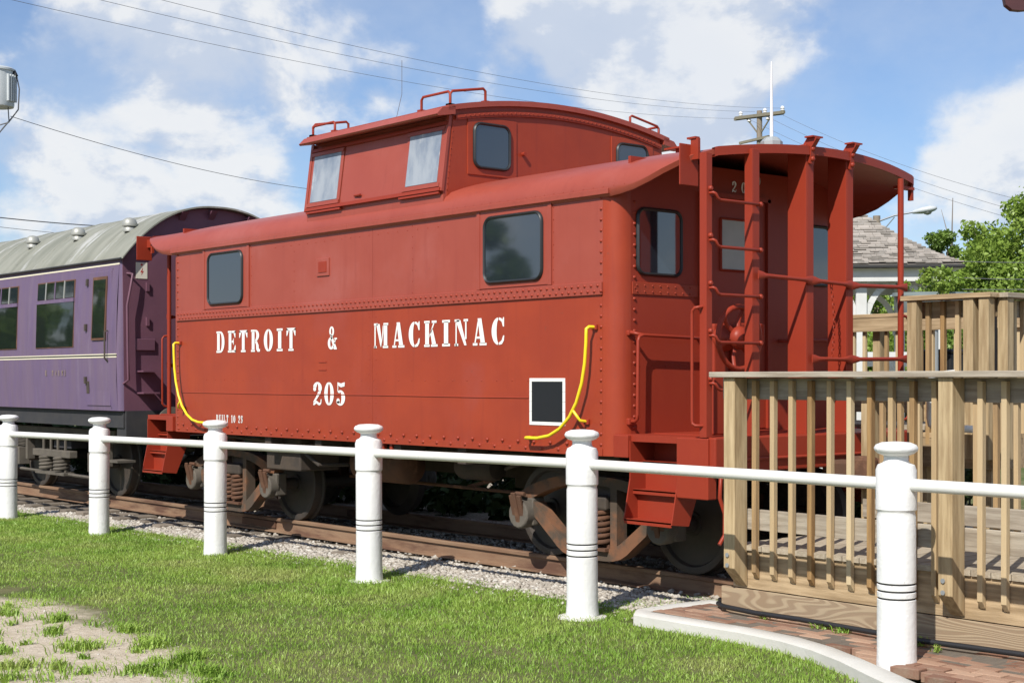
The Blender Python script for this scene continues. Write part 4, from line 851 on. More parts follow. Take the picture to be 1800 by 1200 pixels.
XB = XE - CL + .1
cb('waist_line', XB, XE - .05, 1.925, 1.938, -.01, .004, 'cream'); cb('waist_line', XB, XE - .05, 1.905, 1.925, -.01, .003, 'black_line'); cb('waist_line', XB, XE - .05, 1.888, 1.905, -.01, .004, 'cream')
cb('cantrail_line', XB, XE - .05, 3.085, 3.105, -.01, .004, 'cream')
cb('solebar', XB, XE - .02, .98, 1.20, -.12, -.06, 'coach_black')
def cwin(x0, x1):
    f = cb('window', x0 - .012, x1 + .012, 2.038, 2.962, -.02, .010, 'rust', bevel=.004)
    cb('pane', x0, x1, 2.05, 2.66, -.01, .013, 'glass_coach', f)
    cb('transom', x0 - .01, x1 + .01, 2.66, 2.71, -.01, .024, 'purple', f)
    wd = (x1 - x0) / 4
    for i in range(4):
        cb('pane', x0 + wd * i + .012, x0 + wd * (i + 1) - .012, 2.72, 2.945, -.01, .013 if i in (0, 3) else .016, 'glass' if i in (0, 3) else 'glass_coach', f)
        if i: cb('glazing_bar', x0 + wd * i - .014, x0 + wd * i + .014, 2.71, 2.955, -.01, .022, 'chrome' if i != 2 else 'purple', f)
for i in range(8):
    x1 = -10.44 - i * 1.96
    if x1 - 1.24 > XB: cwin(x1 - 1.24, x1)
dr = cb('door', -10.03, -9.31, 1.26, 3.02, -.01, .012, 'purple', bevel=.006)
cb('door_window', -9.84, -9.42, 2.12, 2.95, 0, .020, 'rust', dr); cb('pane', -9.81, -9.45, 2.15, 2.91, 0, .024, 'glass_coach', dr)
for z in (1.55, 2.25, 2.85): cb('hinge', -10.05, -10.0, z, z + .09, .0, .028, 'iron', dr)
MB().tube([(-9.36, YC - HY - .01, 2.24), (-9.36, YC - HY - .05, 2.22), (-9.36, YC - HY - .05, 1.88), (-9.36, YC - HY - .01, 1.84)], .012, 6).build('door_handle', 'iron', dr)
cb('door_gap', -9.30, -9.29, 1.22, 3.05, 0, .002, 'black_line'); cb('step_plate', -10.02, -9.94, 1.42, 1.58, 0, .008, 'iron')
text('E 24193', -11.36, -10.66, 1.655, .075, coach, YC - HY - .008, 'gold_letter', wsc=.075)
# digits missing from the stencil set
# (the faint 4 and 3 are drawn as plain strokes)
for q, ps in ((-11.02, [(0, .35, .45, .47), (.28, 0, .42, 1)]), (-10.72, [(0, .88, .45, 1), (.33, .5, .47, 1), (.1, .46, .47, .58), (.33, 0, .47, .5), (0, 0, .45, .12)])):
    mb = MB()
    for a, b, c_, d_ in ps: mb.add([(q + a * .08, YC - HY - .009, 1.655 + b * .075), (q + c_ * .08, YC - HY - .009, 1.655 + b * .075), (q + c_ * .08, YC - HY - .009, 1.655 + d_ * .075), (q + a * .08, YC - HY - .009, 1.655 + d_ * .075)], [(0, 1, 2, 3)])
    mb.build('letter', 'gold_letter', coach, fix=False)
# end fittings
sg_ = MB().box(XE, XE + .006, YC - 1.16, YC - 1.00, 2.91, 3.12).build('warning_plate', 'sign_white', coach)
zz = MB(); zz.add([(XE + .008, YC + a, b) for a, b in ((-1.06, 3.06), (-1.10, 2.99), (-1.075, 2.995), (-1.09, 2.95), (-1.05, 3.01), (-1.075, 3.005))], [(0, 1, 2, 5), (2, 3, 4, 5)]); zz.build('bolt_symbol', 'sign_red', sg_, fix=False)
zz = MB(); zz.add([(XE + .008, YC - 1.08 + a, 3.09 + b) for a, b in ((.018, 0), (0, .018), (-.018, 0), (0, -.018))], [(0, 1, 2, 3)]); zz.build('diamond_symbol', 'sign_red', sg_, fix=False)
MB().tube([(XE, YC - 1.28, 2.97), (XE + .08, YC - 1.24, 2.96), (XE + .085, YC - 1.27, 2.80), (XE + .085, YC - 1.32, 2.55), (XE + .085, YC - 1.31, 1.85), (XE + .085, YC - 1.30, 1.60), (XE, YC - 1.33, 1.55)], .016, 8).build('end_handrail', 'purple_end', coach, smooth=60)
MB().box(XE, XE + .03, YC - 1.17, YC - .90, 1.98, 2.13).build('number_plate', 'purple_end', coach, bevel=.006)
for z in (1.70, 1.42): MB().box(XE, XE + .20, YC - 1.15, YC - .92, z, z + .02).build('end_step', 'purple_end', coach); 
for z in (2.75, 2.30): MB().box(XE, XE + .03, YC - 1.02, YC - .98, z, z + .11).build('lamp_iron', 'purple_end', coach)
MB().box(XE - .01, XE + .10, YC - .45, YC + .45, 1.2, 3.3).build('gangway', 'coach_black', coach)
MB().box(XE - .25, XE + .02, YC - 1.30, YC + 1.30, .86, 1.20).build('buffer_beam', 'coach_black', coach)
for sy in (-1, 1):
    bf = MB(); bf.lathe([(.13, 0), (.13, .04), (.10, .05), (.085, .28), (.05, .29), (.05, .44), (.10, .445), (.235, .455), (.235, .475), (.15, .49), (.01, .495)], (XE, YC + sy * .87, 1.02), 'x', 24); bf.build('buffer', 'dusty_iron', coach, smooth=40)
MB().tube([(XE + .02, YC - .55, 1.0), (XE + .10, YC - .56, .80), (XE + .16, YC - .58, .55), (XE + .20, YC - .55, .62)], .025, 8).build('air_hose', 'hose', coach)
MB().tube([(XE + .02, YC - .62, 1.05), (XE + .16, YC - .62, .95), (XE + .18, YC - .60, .70)], .022, 8).build('air_hose', 'hose', coach)
def bogie(xc, wb=2.65):
    bg_ = bpy.data.objects.new('bogie', None); col.objects.link(bg_); bg_.parent = coach; ORG[bg_] = ORG[coach]
    for x in (xc - wb / 2, xc + wb / 2): wheelset(bg_, x, r=.455)
    for sy in (-1, 1):
        yo = YC + sy * 1.02; fr = MB(); fr.box(xc - wb / 2 - .55, xc + wb / 2 + .55, yo - .06, yo + .06, .74, .92); fr.build('side_frame', 'dusty_iron', bg_, bevel=.01)
        sb = MB(); sb.box(xc - .65, xc + .65, yo + sy * .04, yo + sy * .16, .50, .60); sb.build('spring_beam', 'dusty_iron', bg_, bevel=.01)
        for q in (-.38, -.12, .12, .38): MB().tube([(xc + q, yo + sy * .1, .60), (xc + q, yo + sy * .1, .84)], .02, 6).build('swing_link', 'dusty_iron', bg_)
        for q in (-.25, .25):
            sp = MB(); coil(sp, (xc + q, yo + sy * .1, .30), .10, .20, 4, .024); sp.build('spring', 'dusty_iron', bg_, smooth=60)
        MB().box(xc - .50, xc + .50, yo + sy * .02, yo + sy * .18, .25, .29).build('spring_plank', 'dusty_iron', bg_)
        for q in (-wb / 2, wb / 2):
            jb = MB(); jb.box(xc + q - .13, xc + q + .13, yo - .02, yo + sy * .14 if sy > 0 else yo + .02, .34, .60) if sy > 0 else jb.box(xc + q - .13, xc + q + .13, yo - .14, yo + .02, .34, .60)
            jb.box(xc + q - .24, xc + q - .17, yo - .06, yo + .06, .42, .76); jb.box(xc + q + .17, xc + q + .24, yo - .06, yo + .06, .42, .76)
            for k in range(5): jb.box(xc + q - .16, xc + q + .16, yo - .07, yo + .07, .62 + k * .022, .632 + k * .022)
            jb.build('axle_box', 'dusty_iron', bg_, bevel=.008)
        MB().tube([(xc - wb / 2 + .1, yo + sy * .1, .28), (xc + wb / 2 - .1, yo + sy * .1, .26)], .022, 6).build('tie_rod', 'dusty_iron', bg_)
    MB().box(xc - .3, xc + .3, YC - 1.0, YC + 1.0, .62, .84).build('bolster', 'coach_black', bg_)
    MB().box(xc + wb / 2 + .42, xc + wb / 2 + .80, YC - 1.16, YC - .9, .50, .53).build('footboard', 'dusty_iron', bg_)
bogie(-11.72); bogie(XE - CL + 2.7)
for i in range(3): MB().box(-15.5 - i * 2, -14.4 - i * 2, YC - 1.2, YC - .6, .45, 1.0).build('equipment_box', 'coach_black', coach, bevel=.02)
MB().box(XE - CL + .1, XE - .1, YC - 1.3, YC + 1.3, 1.0, 1.2).build('floor_pan', 'coach_black', coach)

# ------------------------------------------------------------------ white post-and-pipe fence
FY = -2.13; hz = lambda z: 1.617 - (1.617 - z) * 1.029; fence = thing('pipe_fence', 'white concrete post and pipe fence along the grass edge', 'fence', (.486, FY, -.19))
pp = []
for k in range(-7, 3):
    x = .486 + 2.819 * k; dz = .0085 * (x - .486) if x < .486 else 0; ln = (random.uniform(-.008, .008), random.uniform(-.006, .006)); fx = (lambda p, x=x, ln=ln: (x + (p[0] - x) * 1.029 + ln[0] * (p[2] + .14), FY + (p[1] - FY) * 1.029 + ln[1] * (p[2] + .14), hz(p[2]))); pp.append((x, dz))
    sh = MB(); z0 = -.22 + dz
    sh.lathe([(.120, z0), (.120, -.10 + dz), (.1155, -.02 + dz), (.114, .309 + dz), (.106, .313 + dz), (.106, .321 + dz), (.114, .325 + dz), (.114, .353 + dz), (.106, .357 + dz), (.106, .365 + dz), (.114, .369 + dz), (.114, .396 + dz), (.106, .400 + dz), (.106, .408 + dz), (.114, .412 + dz), (.114, .80 + dz), (.108, .822 + dz), (.112, .834 + dz), (.119, .842 + dz), (.119, 1.075 + dz), (.108, 1.105 + dz), (.080, 1.118 + dz), (.072, 1.13 + dz), (.072, 1.165 + dz)], (x, FY, 0), 'z', 32)
    po = sh.build('post', 'white_paint', fence, smooth=35, xf=fx)
    MB().lathe([(.072, 1.16 + dz), (.105, 1.172 + dz), (.126, 1.190 + dz), (.129, 1.206 + dz), (.118, 1.224 + dz), (.085, 1.238 + dz), (.02, 1.243 + dz)], (x, FY, 0), 'z', 32).build('cap', 'white_paint', po, smooth=60, xf=fx)
    for zg in (.317, .361, .404): MB().lathe([(.1062, zg - .0042 + dz), (.1085, zg - .0042 + dz), (.1085, zg + .0042 + dz), (.1062, zg + .0042 + dz)], (x, FY, 0), 'z', 32).build('groove', 'groove', po, xf=fx)
    if k in (-1, 0, 1): MB().lathe([(.19, -.20 + dz), (.185, -.178 + dz), (.12, -.17 + dz)], (x, FY, 0), 'z', 20).build('footing', 'concrete', po, smooth=40)
for (x0, d0), (x1, d1) in zip(pp[:-1], pp[1:]):
    MB().tube([(x0 + .10, FY, .972 + d0), (x1 - .10, FY, .972 + d1)], .039, 14).build('rail', 'pipe_paint', fence, smooth=60)

# ------------------------------------------------------------------ wooden deck ramp
deck = thing('wooden_ramp', 'weathered timber ramp with baluster railings beside the caboose end', 'ramp', (1.36, -1.5, -.19))
DX0, DX1 = 1.40, 8.2; DY0, DY1 = -1.46, .02
for i, x in enumerate(np.arange(DX0, DX1, .143)):
    MB().box(x + .003, x + .138, DY0 - .02, DY1 + .02, .365, .402).build('plank', 'wood_y', deck)
MB().box(DX0, DX1, DY0, DY0 + .04, .085, .362).build('rim_board', 'wood_x', deck, bevel=.004)
MB().box(DX0 - .12, DX1, DY0 + .005, DY0 + .045, -.20, .078).build('skirt_board', 'wood_skirt', deck, bevel=.004)
MB().box(DX0, DX0 + .04, DY0 + .05, DY1, -.2, .362).build('skirt_board', 'wood_y', deck)
MB().box(DX0, DX1, DY1 - .04, DY1, .085, .362).build('rim_board', 'wood_x', deck)
def railing(y_out, sg, name='x'):
    # sg -1: balusters stand on the camera side of the rails
    yr0, yr1 = sorted((y_out - sg * .045, y_out - sg * .083))
    MB().box(DX0 - .10, DX1, yr0, yr1, 1.465, 1.622).build('top_rail', 'wood_grey_x', deck, bevel=.004)
    MB().box(DX0 + .09, DX1, yr0, yr1, .515, .665).build('bottom_rail', 'wood_grey_x', deck, bevel=.004)
    MB().box(DX0 - .08, DX1, min(y_out + sg * .135, y_out - sg * .09), max(y_out + sg * .135, y_out - sg * .09), 1.625, 1.665).build('cap_rail', 'wood_grey_x', deck, bevel=.005)
    posts = [1.492, 3.30, 5.11, 6.94]
    for xp in posts:
        a, b = sorted((y_out, y_out + sg * -.0)); w_ = .104
        MB().prism([(y_out + sg * .105, .24), (y_out - sg * .035, .10), (y_out - sg * .035, 1.622), (y_out + sg * .105, 1.622)], (xp - w_ / 2, 0, 0), (0, 1, 0), (0, 0, 1), (w_, 0, 0)).build('post', 'wood_post', deck, bevel=.004)
        for z in (.275, .20): MB().lathe([(.016, 0), (.016, .006), (.009, .012)], (xp - .012, y_out + sg * .105 - (.011 if sg < 0 else 0), z + .06), 'y', 10).build('bolt', 'galv', deck)
    x = 1.637
    while x < DX1:
        if min(abs(x - q) for q in posts) > .075:
            MB().prism([(y_out + sg * .005, .215), (y_out - sg * .036, .165), (y_out - sg * .042, 1.60), (y_out + sg * .002, 1.60)], (x - .019, 0, 0), (0, 1, 0), (0, 0, 1), (.038, 0, 0)).build('baluster', 'wood_z', deck, bevel=.003)
        x += .1678
railing(-1.505, -1); railing(.065, 1)
# raised landing behind, with its own railing
land = thing('timber_landing', 'raised timber landing with newer orange balusters behind the ramp', 'landing', (1.8, 1.9, -.19))
LX0, LX1, LY0, LY1 = 1.42, 2.16, .78, 3.25; LZ = 1.17
for i, y in enumerate(np.arange(LY0, LY1 - .1, .143)): MB().box(LX0, LX1, y + .002, y + .139, LZ - .04, LZ).build('plank', 'wood_x', land)
for bx in ((LX0, LX1, LY0, LY0 + .04), (LX0, LX1, LY1 - .04, LY1), (LX1 - .04, LX1, LY0 + .045, LY1 - .045)): MB().box(*bx, LZ - .28, LZ - .045).build('rim_board', 'wood_x', land)
for x, y in ((LX0 + .05, LY0 + .09), (LX1 - .09, LY0 + .09), (LX0 + .05, LY1 - .09), (LX1 - .09, LY1 - .09)): MB().box(x - .045, x + .045, y - .045, y + .045, -.2, LZ - .045).build('leg', 'wood_post', land)
def lrail(p0, p1, out, posts, zc=2.30, skip_posts=False, x_off=0):
    a = Vector(p0); b = Vector(p1); d = (b - a).normalized(); o = Vector(out); Lr = (b - a).length; ax = (d, o, Vector((0, 0, 1)))
    gx = 'wood_x' if abs(d.x) > .5 else 'wood_y'
    MB().obox((a + b) / 2 + o * .02 + Vector((0, 0, zc - .02)), ax, (Lr / 2 + .05, .105, .02)).build('cap_rail', gx, land, bevel=.004)
    MB().obox((a + b) / 2 - o * .06 + Vector((0, 0, zc - .115)), ax, (Lr / 2, .019, .07)).build('top_rail', gx, land)
    MB().obox((a + b) / 2 - o * .06 + Vector((0, 0, LZ + .16)), ax, (Lr / 2, .019, .07)).build('bottom_rail', gx, land)
    for t in posts: MB().obox(a + d * t + o * .062 + Vector((0, 0, (zc - .042 + LZ - .2) / 2)), ax, (.045, .045, (zc - .042 - LZ + .2) / 2)).build('post', 'wood_post', land, bevel=.004)
    t = .13
    while t < Lr - .03:
        if min([abs(t - q) for q in posts] + [9]) > .07: MB().obox(a + d * t - o * .018 + Vector((0, 0, (zc - .05 + LZ - .1) / 2)), ax, (.019, .019, (zc - .05 - LZ + .1) / 2)).build('baluster', 'wood_z', land, bevel=.003)
        t += .14
lrail((LX0, LY0, 0), (LX1, LY0, 0), (0, -1, 0), [.05, LX1 - LX0 - .16, LX1 - LX0 - .02])
lrail((LX1, LY0 + .06, 0), (LX1, LY1, 0), (1, 0, 0), [.02, 1.2, LY1 - LY0 - .1])
lrail((-3.2, LY1 + .12, 0), (LX1, LY1 + .12, 0), (0, 1, 0), [.05, 1.2, 2.35, 3.5, 4.6])
for x in np.arange(-3.2, LX0 - .05, .1435): MB().box(x, x + .139, LY1 - 1.0, LY1 + .1, LZ - .04, LZ).build('plank', 'wood_y', land)
for x in (-3.1, -1.8, -.5, .8): MB().box(x - .045, x + .045, LY1 - .05, LY1 + .04, -.2, LZ - .045).build('leg', 'wood_post', land)
wp = thing('pipe_handrail', 'white bent pipe handrail standing behind the ramp balusters', 'handrail', (2.1, .45, -.19))
MB().tube([(1.80, .45, 1.60), (1.80, .45, 1.30), (1.81, .45, 1.25), (1.85, .45, 1.225), (2.02, .45, 1.22), (2.07, .46, 1.22), (2.09, .52, 1.22), (2.09, .80, 1.20)], .030, 12).build('pipe', 'pipe_paint', wp, smooth=60)
MB().tube([(1.80, .45, 1.58), (1.79, .50, 1.64), (1.79, .80, 1.66)], .029, 12).build('pipe', 'pipe_paint', wp, smooth=60)

# ------------------------------------------------------------------ brick path, kerb, hose
path = bpy.data.objects.new('brick_path', None); col.objects.link(path); tag(path, kind='structure'); ORG[path] = (0, 0, 0)
MB().box(.98, 8.0, -1.92, -1.30, -.25, -.108).build('bedding', 'tie_wood', path)
b0 = None; n_b = 0
for j, y in enumerate(np.arange(-2.45, -1.30, .103)):
    for i, x in enumerate(np.arange(1.0 + (.1 if j % 2 else 0), 5.2, .206)):
        if y < -1.86 - .38 * min(max(x - 2.4, 0), 3) or n_b > 298: continue
        if b0 is None: b0 = MB().box(-.0985, .0985, -.047, .047, -.06, 0).build('brick', 'brick', path, bevel=.004); o = b0
        else: o = b0.copy(); col.objects.link(o); o.parent = path
        o.location = (x + random.uniform(-.004, .004), y + random.uniform(-.004, .004), -.106 + random.uniform(-.006, .005)); o.rotation_euler = (random.uniform(-.03, .03), random.uniform(-.03, .03), random.uniform(-.03, .03)); n_b += 1
ks = MB(); cl = [(.95, -1.15), (.92, -1.55), (.92, -1.90), (1.0, -2.0), (1.5, -1.99), (2.0, -1.975), (2.4, -2.02), (2.75, -2.13), (3.1, -2.30), (3.5, -2.53), (4.5, -3.1)]
secs = []
for i, (x, y) in enumerate(cl):
    a = Vector(cl[max(i - 1, 0)]); b = Vector(cl[min(i + 1, len(cl) - 1)]); d = (b - a).normalized(); nv = Vector((d.y, -d.x)); wk = .088 + random.uniform(-.008, .008)
    pr_ = [(-wk, -.25), (-wk, -.115), (-wk + .02, -.103), (wk - .03, -.101), (wk, -.125), (wk, -.25)]
    secs.append([(x - nv.x * s_, y - nv.y * s_, z) for s_, z in pr_])
ks.loft(secs); tag(ks.build('kerb', 'concrete', smooth=40), kind='structure')
hp = [(.95, -1.10, -.10), (1.08, -1.22, -.09), (1.2, -1.40, -.07), (1.35, -1.52, -.062), (1.7, -1.56, -.066), (2.1, -1.56, -.062), (2.5, -1.57, -.066), (2.85, -1.60, -.064), (3.1, -1.62, -.066), (3.4, -1.60, -.064), (3.8, -1.56, -.064), (4.3, -1.58, -.066), (5.2, -1.6, -.066)]
tag(MB().tube(hp, .019, 8).build('hose', 'hose', smooth=60), 'black rubber hose lying along the foot of the timber ramp', 'hose')

# ------------------------------------------------------------------ background helpers
CAM = Vector((8.69, -9.76, 1.617)); FW = Vector((-.7638, .6455, 0)); RT = Vector((.6455, .7638, 0))
def at(px, py, d): return CAM + FW * d + RT * ((px - 900) / 2600 * d) + Vector((0, 0, (665 - py) / 2600 * d))
def ground_at(px, d): p = at(px, 0, d); return Vector((p.x, p.y, -.19))
def leafcloud(clumps, n, size, rs):
    """clumps: (x,y,z,r); leaf quads on and in the clump shells"""
    C_ = np.array(clumps); wts = C_[:, 3] ** 2; wts /= wts.sum(); k = rs.choice(len(C_), n, p=wts)
    dirs = rs.normal(size=(n, 3)); dirs /= np.linalg.norm(dirs, axis=1)[:, None]; rad = C_[k, 3] * (rs.random(n) ** .35) * rs.uniform(.75, 1.15, n)
    P = C_[k, :3] + dirs * rad[:, None] * np.array([1, 1, .8])
    a = rs.normal(size=(n, 3)); a /= np.linalg.norm(a, axis=1)[:, None]; b = np.cross(a, rs.normal(size=(n, 3))); b /= np.linalg.norm(b, axis=1)[:, None]
    s = rs.uniform(.6, 1.3, n)[:, None] * size; a *= s; b *= s * .55
    return np.stack([P - a, P + b, P + a, P - b], 1)
def tree(label, base, h, rx, m='leaf', n=6500, size=.12, seed=1, name='tree', trunk_h=.3, group='trees beyond the station', zlow=.25, nclump=46, conical=False, cat='tree'):
    rs = np.random.default_rng(seed); base = Vector(base); t = thing(name, label, cat, base, group)
    tr = MB(); top = base + Vector((rs.uniform(-.3, .3), rs.uniform(-.3, .3), h * .8)); r0 = h * .022 + .03
    tr.tube([base, base + (top - base) * .3 + Vector((rs.uniform(-.15, .15), 0, 0)), base + (top - base) * .65, top], [r0 * 1.25, r0, r0 * .6, r0 * .2], 8)
    cl = []
    for i in range(nclump):
        f = rs.uniform(zlow, 1.0); env = (math.sin(math.pi * min(1, (f - zlow) / (1 - zlow) * .86 + .12)) ** .7) if not conical else (1.05 - f)
        a = rs.uniform(0, 6.28); q = rx * env * math.sqrt(rs.uniform(.15, 1)); c = base + Vector((q * math.cos(a), q * math.sin(a), h * f))
        cl.append((c.x, c.y, c.z, rx * rs.uniform(.16, .30)))
        if i % 3 == 0:
            s_ = base + (top - base) * max(.2, f - .25); tr.tube([s_, s_.lerp(c, .55) + Vector((0, 0, .1)), c], [r0 * .4, r0 * .22, r0 * .08], 5)
    tr.build('trunk', 'bark', t, smooth=60)
    V = leafcloud(cl, n, size, rs); V -= np.array(base); o = scatter_mesh('crown', V, [(0, 1, 2, 3)], m); o.parent = t
    return t
def gp(px, d): p = ground_at(px, d); return (p.x, p.y, p.z)
tree('tall light green tree with open crown beyond the landing', gp(1800, 42), 6.7, 2.7, 'leaf_light', 42000, .075, 3, nclump=80)
tree('green bushy tree beside the tall light green tree', gp(1700, 46), 4.6, 2.6, 'leaf_light', 30000, .07, 4, zlow=.1)
tree('slim upright dark green tree behind the pavilion roof', gp(1652, 58), 7.6, 1.3, 'leaf', 13000, .07, 5, zlow=.35, nclump=44)
tree('thin sparse tree beside the street lamp head', gp(1608, 60), 7.0, 1.3, 'leaf', 7000, .07, 6, zlow=.45, nclump=34)
tree('dense low green tree between the pavilion and the tall tree', gp(1745, 36), 3.6, 2.5, 'leaf', 30000, .06, 8, zlow=.08)
tree('green tree behind the pavilion posts', gp(1520, 44), 4.6, 2.4, 'leaf_light', 15000, .07, 9, zlow=.05)
tree('wide green tree behind the landing rails', gp(1640, 40), 3.9, 2.6, 'leaf_light', 26000, .065, 10, zlow=.05)
tree('low bright green tree directly behind the landing rails', gp(1575, 37), 2.9, 2.0, 'leaf_light', 20000, .065, 14, zlow=.05)
tree('broad bright tree closing the gap beside the tall light green tree', gp(1755, 50), 5.6, 3.0, 'leaf_light', 30000, .08, 15, zlow=.1, nclump=70)
tree('pale green rounded tree beyond the far end of the ramp', gp(1850, 38), 4.8, 2.6, 'leaf_light', 15000, .07, 12, zlow=.08)
for i, (px, d, h) in enumerate(((1664, 59, 9.0), (1680, 60, 7.6), (1672, 61, 6.8))):
    b = Vector(gp(px, d)); t = thing('dead_tree', ['tall bare grey dead trunk behind the trees', 'shorter bare dead trunk leaning over', 'low bare dead trunk with forked top'][i], 'dead tree', b, 'dead trunks behind the trees')
    mb = MB().tube([b, b + Vector((.1, .1, h * .5)), b + Vector((.15 + .3 * i, .2, h))], [.09, .06, .015], 6)
    for q in (.55, .68, .8): mb.tube([b + Vector((.1, .1, h * q)), b + Vector((.1 + random.uniform(-.8, .8), .6, h * (q + .16)))], [.03, .008], 5)
    mb.build('trunk', 'dead_wood', t)
# trees across the road behind the photographer: the windows and gloss paint mirror them
for i, (x, y, h) in enumerate(((-38, -30, 8), (-26, -38, 10), (-12, -42, 9), (2, -45, 11), (17, -44, 9), (30, -40, 10), (-52, -18, 9))):
    tree('broad green tree across the road facing the caboose, ' + ['beyond the coach', 'tall', 'rounded', 'tallest of the row', 'spreading', 'at the end of the row', 'far down the line'][i], (x, y, -.19), h, h * .42, 'leaf', 4200, .28, 30 + i, group='trees across the road', zlow=.15)
# low hedge line far behind closes the horizon
hv = []
rs = np.random.default_rng(77); cl = []
for i in range(330):
    px = rs.uniform(-500, 2500); d = rs.uniform(66, 82); p = at(px, 0, d); hh = rs.uniform(.4, 2.6 if px > 1400 else 1.9); cl.append((p.x, p.y, hh, rs.uniform(.7, 1.5)))
V = leafcloud(cl, 30000, .28, rs); o = scatter_mesh('far_hedge', V, [(0, 1, 2, 3)], 'leaf_dark'); tag(o, 'distant belt of scrub and hedge beyond the tracks', 'hedge', kind='stuff')

cl = []  # scrub added as a dark backing for the gap under the train
for i in range(260): xq = rs.uniform(-30, .6); cl.append((xq, rs.uniform(2.3, 3.9), rs.uniform(-.2, .62 if xq > -3.6 else .8), rs.uniform(.2, .4)))
V = leafcloud(cl, 26000, .10, rs); o = scatter_mesh('scrub', V, [(0, 1, 2, 3)], 'leaf_dark'); tag(o, 'dark weedy scrub added behind the train to darken the gap beneath', 'scrub', kind='stuff')
# pavilion
pd = 27.0; pc = at(1335, 0, pd + 3.0); pav = thing('pavilion', 'open white pavilion with hipped brown shingle roof and arched braces', 'pavilion', (pc.x, pc.y, -.19))
ux = RT * .985 + FW * -.10; ux.normalize(); uy = Vector((-ux.y, ux.x, 0)); pc0 = Vector((pc.x, pc.y, 0))
PX, PY = 3.55, 2.5; ZE_ = 3.74; RH = 1.95
W = lambda a, b, z: pc0 + ux * a + uy * b + Vector((0, 0, z))
def roofz(t): return ZE_ + RH * (.62 * t + .38 * t * t)
def edge(side, t):
    """eave-parallel line of a slope at fraction t: two end points"""
    hx, hy = PX - PY * t, PY * (1 - t)
    c = [(-hx, -hy), (hx, -hy), (hx, hy), (-hx, hy)]; a, b = c[side], c[(side + 1) % 4]; return W(*a, roofz(t)), W(*b, roofz(t))
rest = MB(); nsh = 0; NC = 34
for side in range(4):
    base_ = MB(); base_.loft([[p - Vector((0, 0, .03)) for p in edge(side, i / 10)] for i in range(11)]); base_.build('roof_slope', 'shingle', pav)
    if side > 1: continue
    for i in range(NC):
        t, t2 = i / NC * .985, min(.995, (i + 1.2) / NC * .985); a, b = edge(side, t); a2, b2 = edge(side, t2); Lc = (b - a).length; k = max(2, int(Lc / .17)); d1 = (b - a) / Lc
        cuts = [0] + sorted((j + random.uniform(-.25, .25)) / k for j in range(1, k)) + [1]
        for f0, f1 in zip(cuts[:-1], cuts[1:]):
            lift = Vector((0, 0, random.uniform(.016, .048))); p0, p1 = a + d1 * (Lc * f0 + .003) + lift, a + d1 * (Lc * f1 - .003) + lift
            clampf = lambda p: a2 + d1 * min(max((p - a2).dot(d1), 0), (b2 - a2).length)
            p = [p0, p1, clampf(p1) + Vector((0, 0, .004)), clampf(p0) + Vector((0, 0, .004))]; dn = Vector((0, 0, -.02))
            seen = side == 0 and f1 > .62
            mb = MB() if (seen and nsh < 295) else rest
            mb.add(p + [v_ + dn for v_ in p], [(0, 1, 2, 3), (7, 6, 5, 4), (0, 4, 5, 1), (1, 5, 6, 2), (2, 6, 7, 3), (3, 7, 4, 0)])
            if mb is not rest: mb.build('shingle', 'shingle', pav, fix=False); nsh += 1
tag(rest.build('shingles', 'shingle', pav, fix=False), kind='stuff')
for side in range(4):
    a, b = edge(side, 0); MB().bar(a - Vector((0, 0, .05)), b - Vector((0, 0, .05)), .05, .05).build('drip_edge', 'groove', pav)
    c_ = W(0, 0, ZE_); MB().bar(a.lerp(c_, .07) - Vector((0, 0, .20)), b.lerp(c_, .07) - Vector((0, 0, .20)), .06, .24).build('fascia', 'pav_white', pav)
MB().add([W(-PX, -PY, ZE_ - .09), W(PX, -PY, ZE_ - .09), W(PX, PY, ZE_ - .09), W(-PX, PY, ZE_ - .09)], [(0, 1, 2, 3)]).build('soffit', 'pav_white', pav)
for a, b in ((-3.1, -2.05), (3.1, -2.05), (3.1, 2.05), (-3.1, 2.05), (1.75, -2.05), (0, -2.05), (-1.6, -2.05)):
    MB().obox(W(a, b, 1.7), (ux, uy, (0, 0, 1)), (.10, .10, 1.85)).build('post', 'pav_white', pav, bevel=.01)
    for s_ in (-1, 1):
        if abs(a + s_ * .6) > 3.2: continue
        pts_ = [W(a + s_ * (.08 + .55 * (1 - math.cos(q))), b, 2.55 + .85 * math.sin(q)) for q in [i * math.pi / 16 for i in range(9)]]
        mb = MB()
        for p_, q_ in zip(pts_[:-1], pts_[1:]): mb.bar(p_, q_, .09, .11)
        mb.build('brace', 'pav_white', pav)
for z in (1.35, 2.05): MB().bar(W(-3.1, -2.05, z), W(3.1, -2.05, z), .05, .13).build('guard_rail', 'pav_white', pav)
MB().obox(W(0, 0, .05), (ux, uy, (0, 0, 1)), (3.3, 2.3, .19)).build('floor_slab', 'concrete', pav)
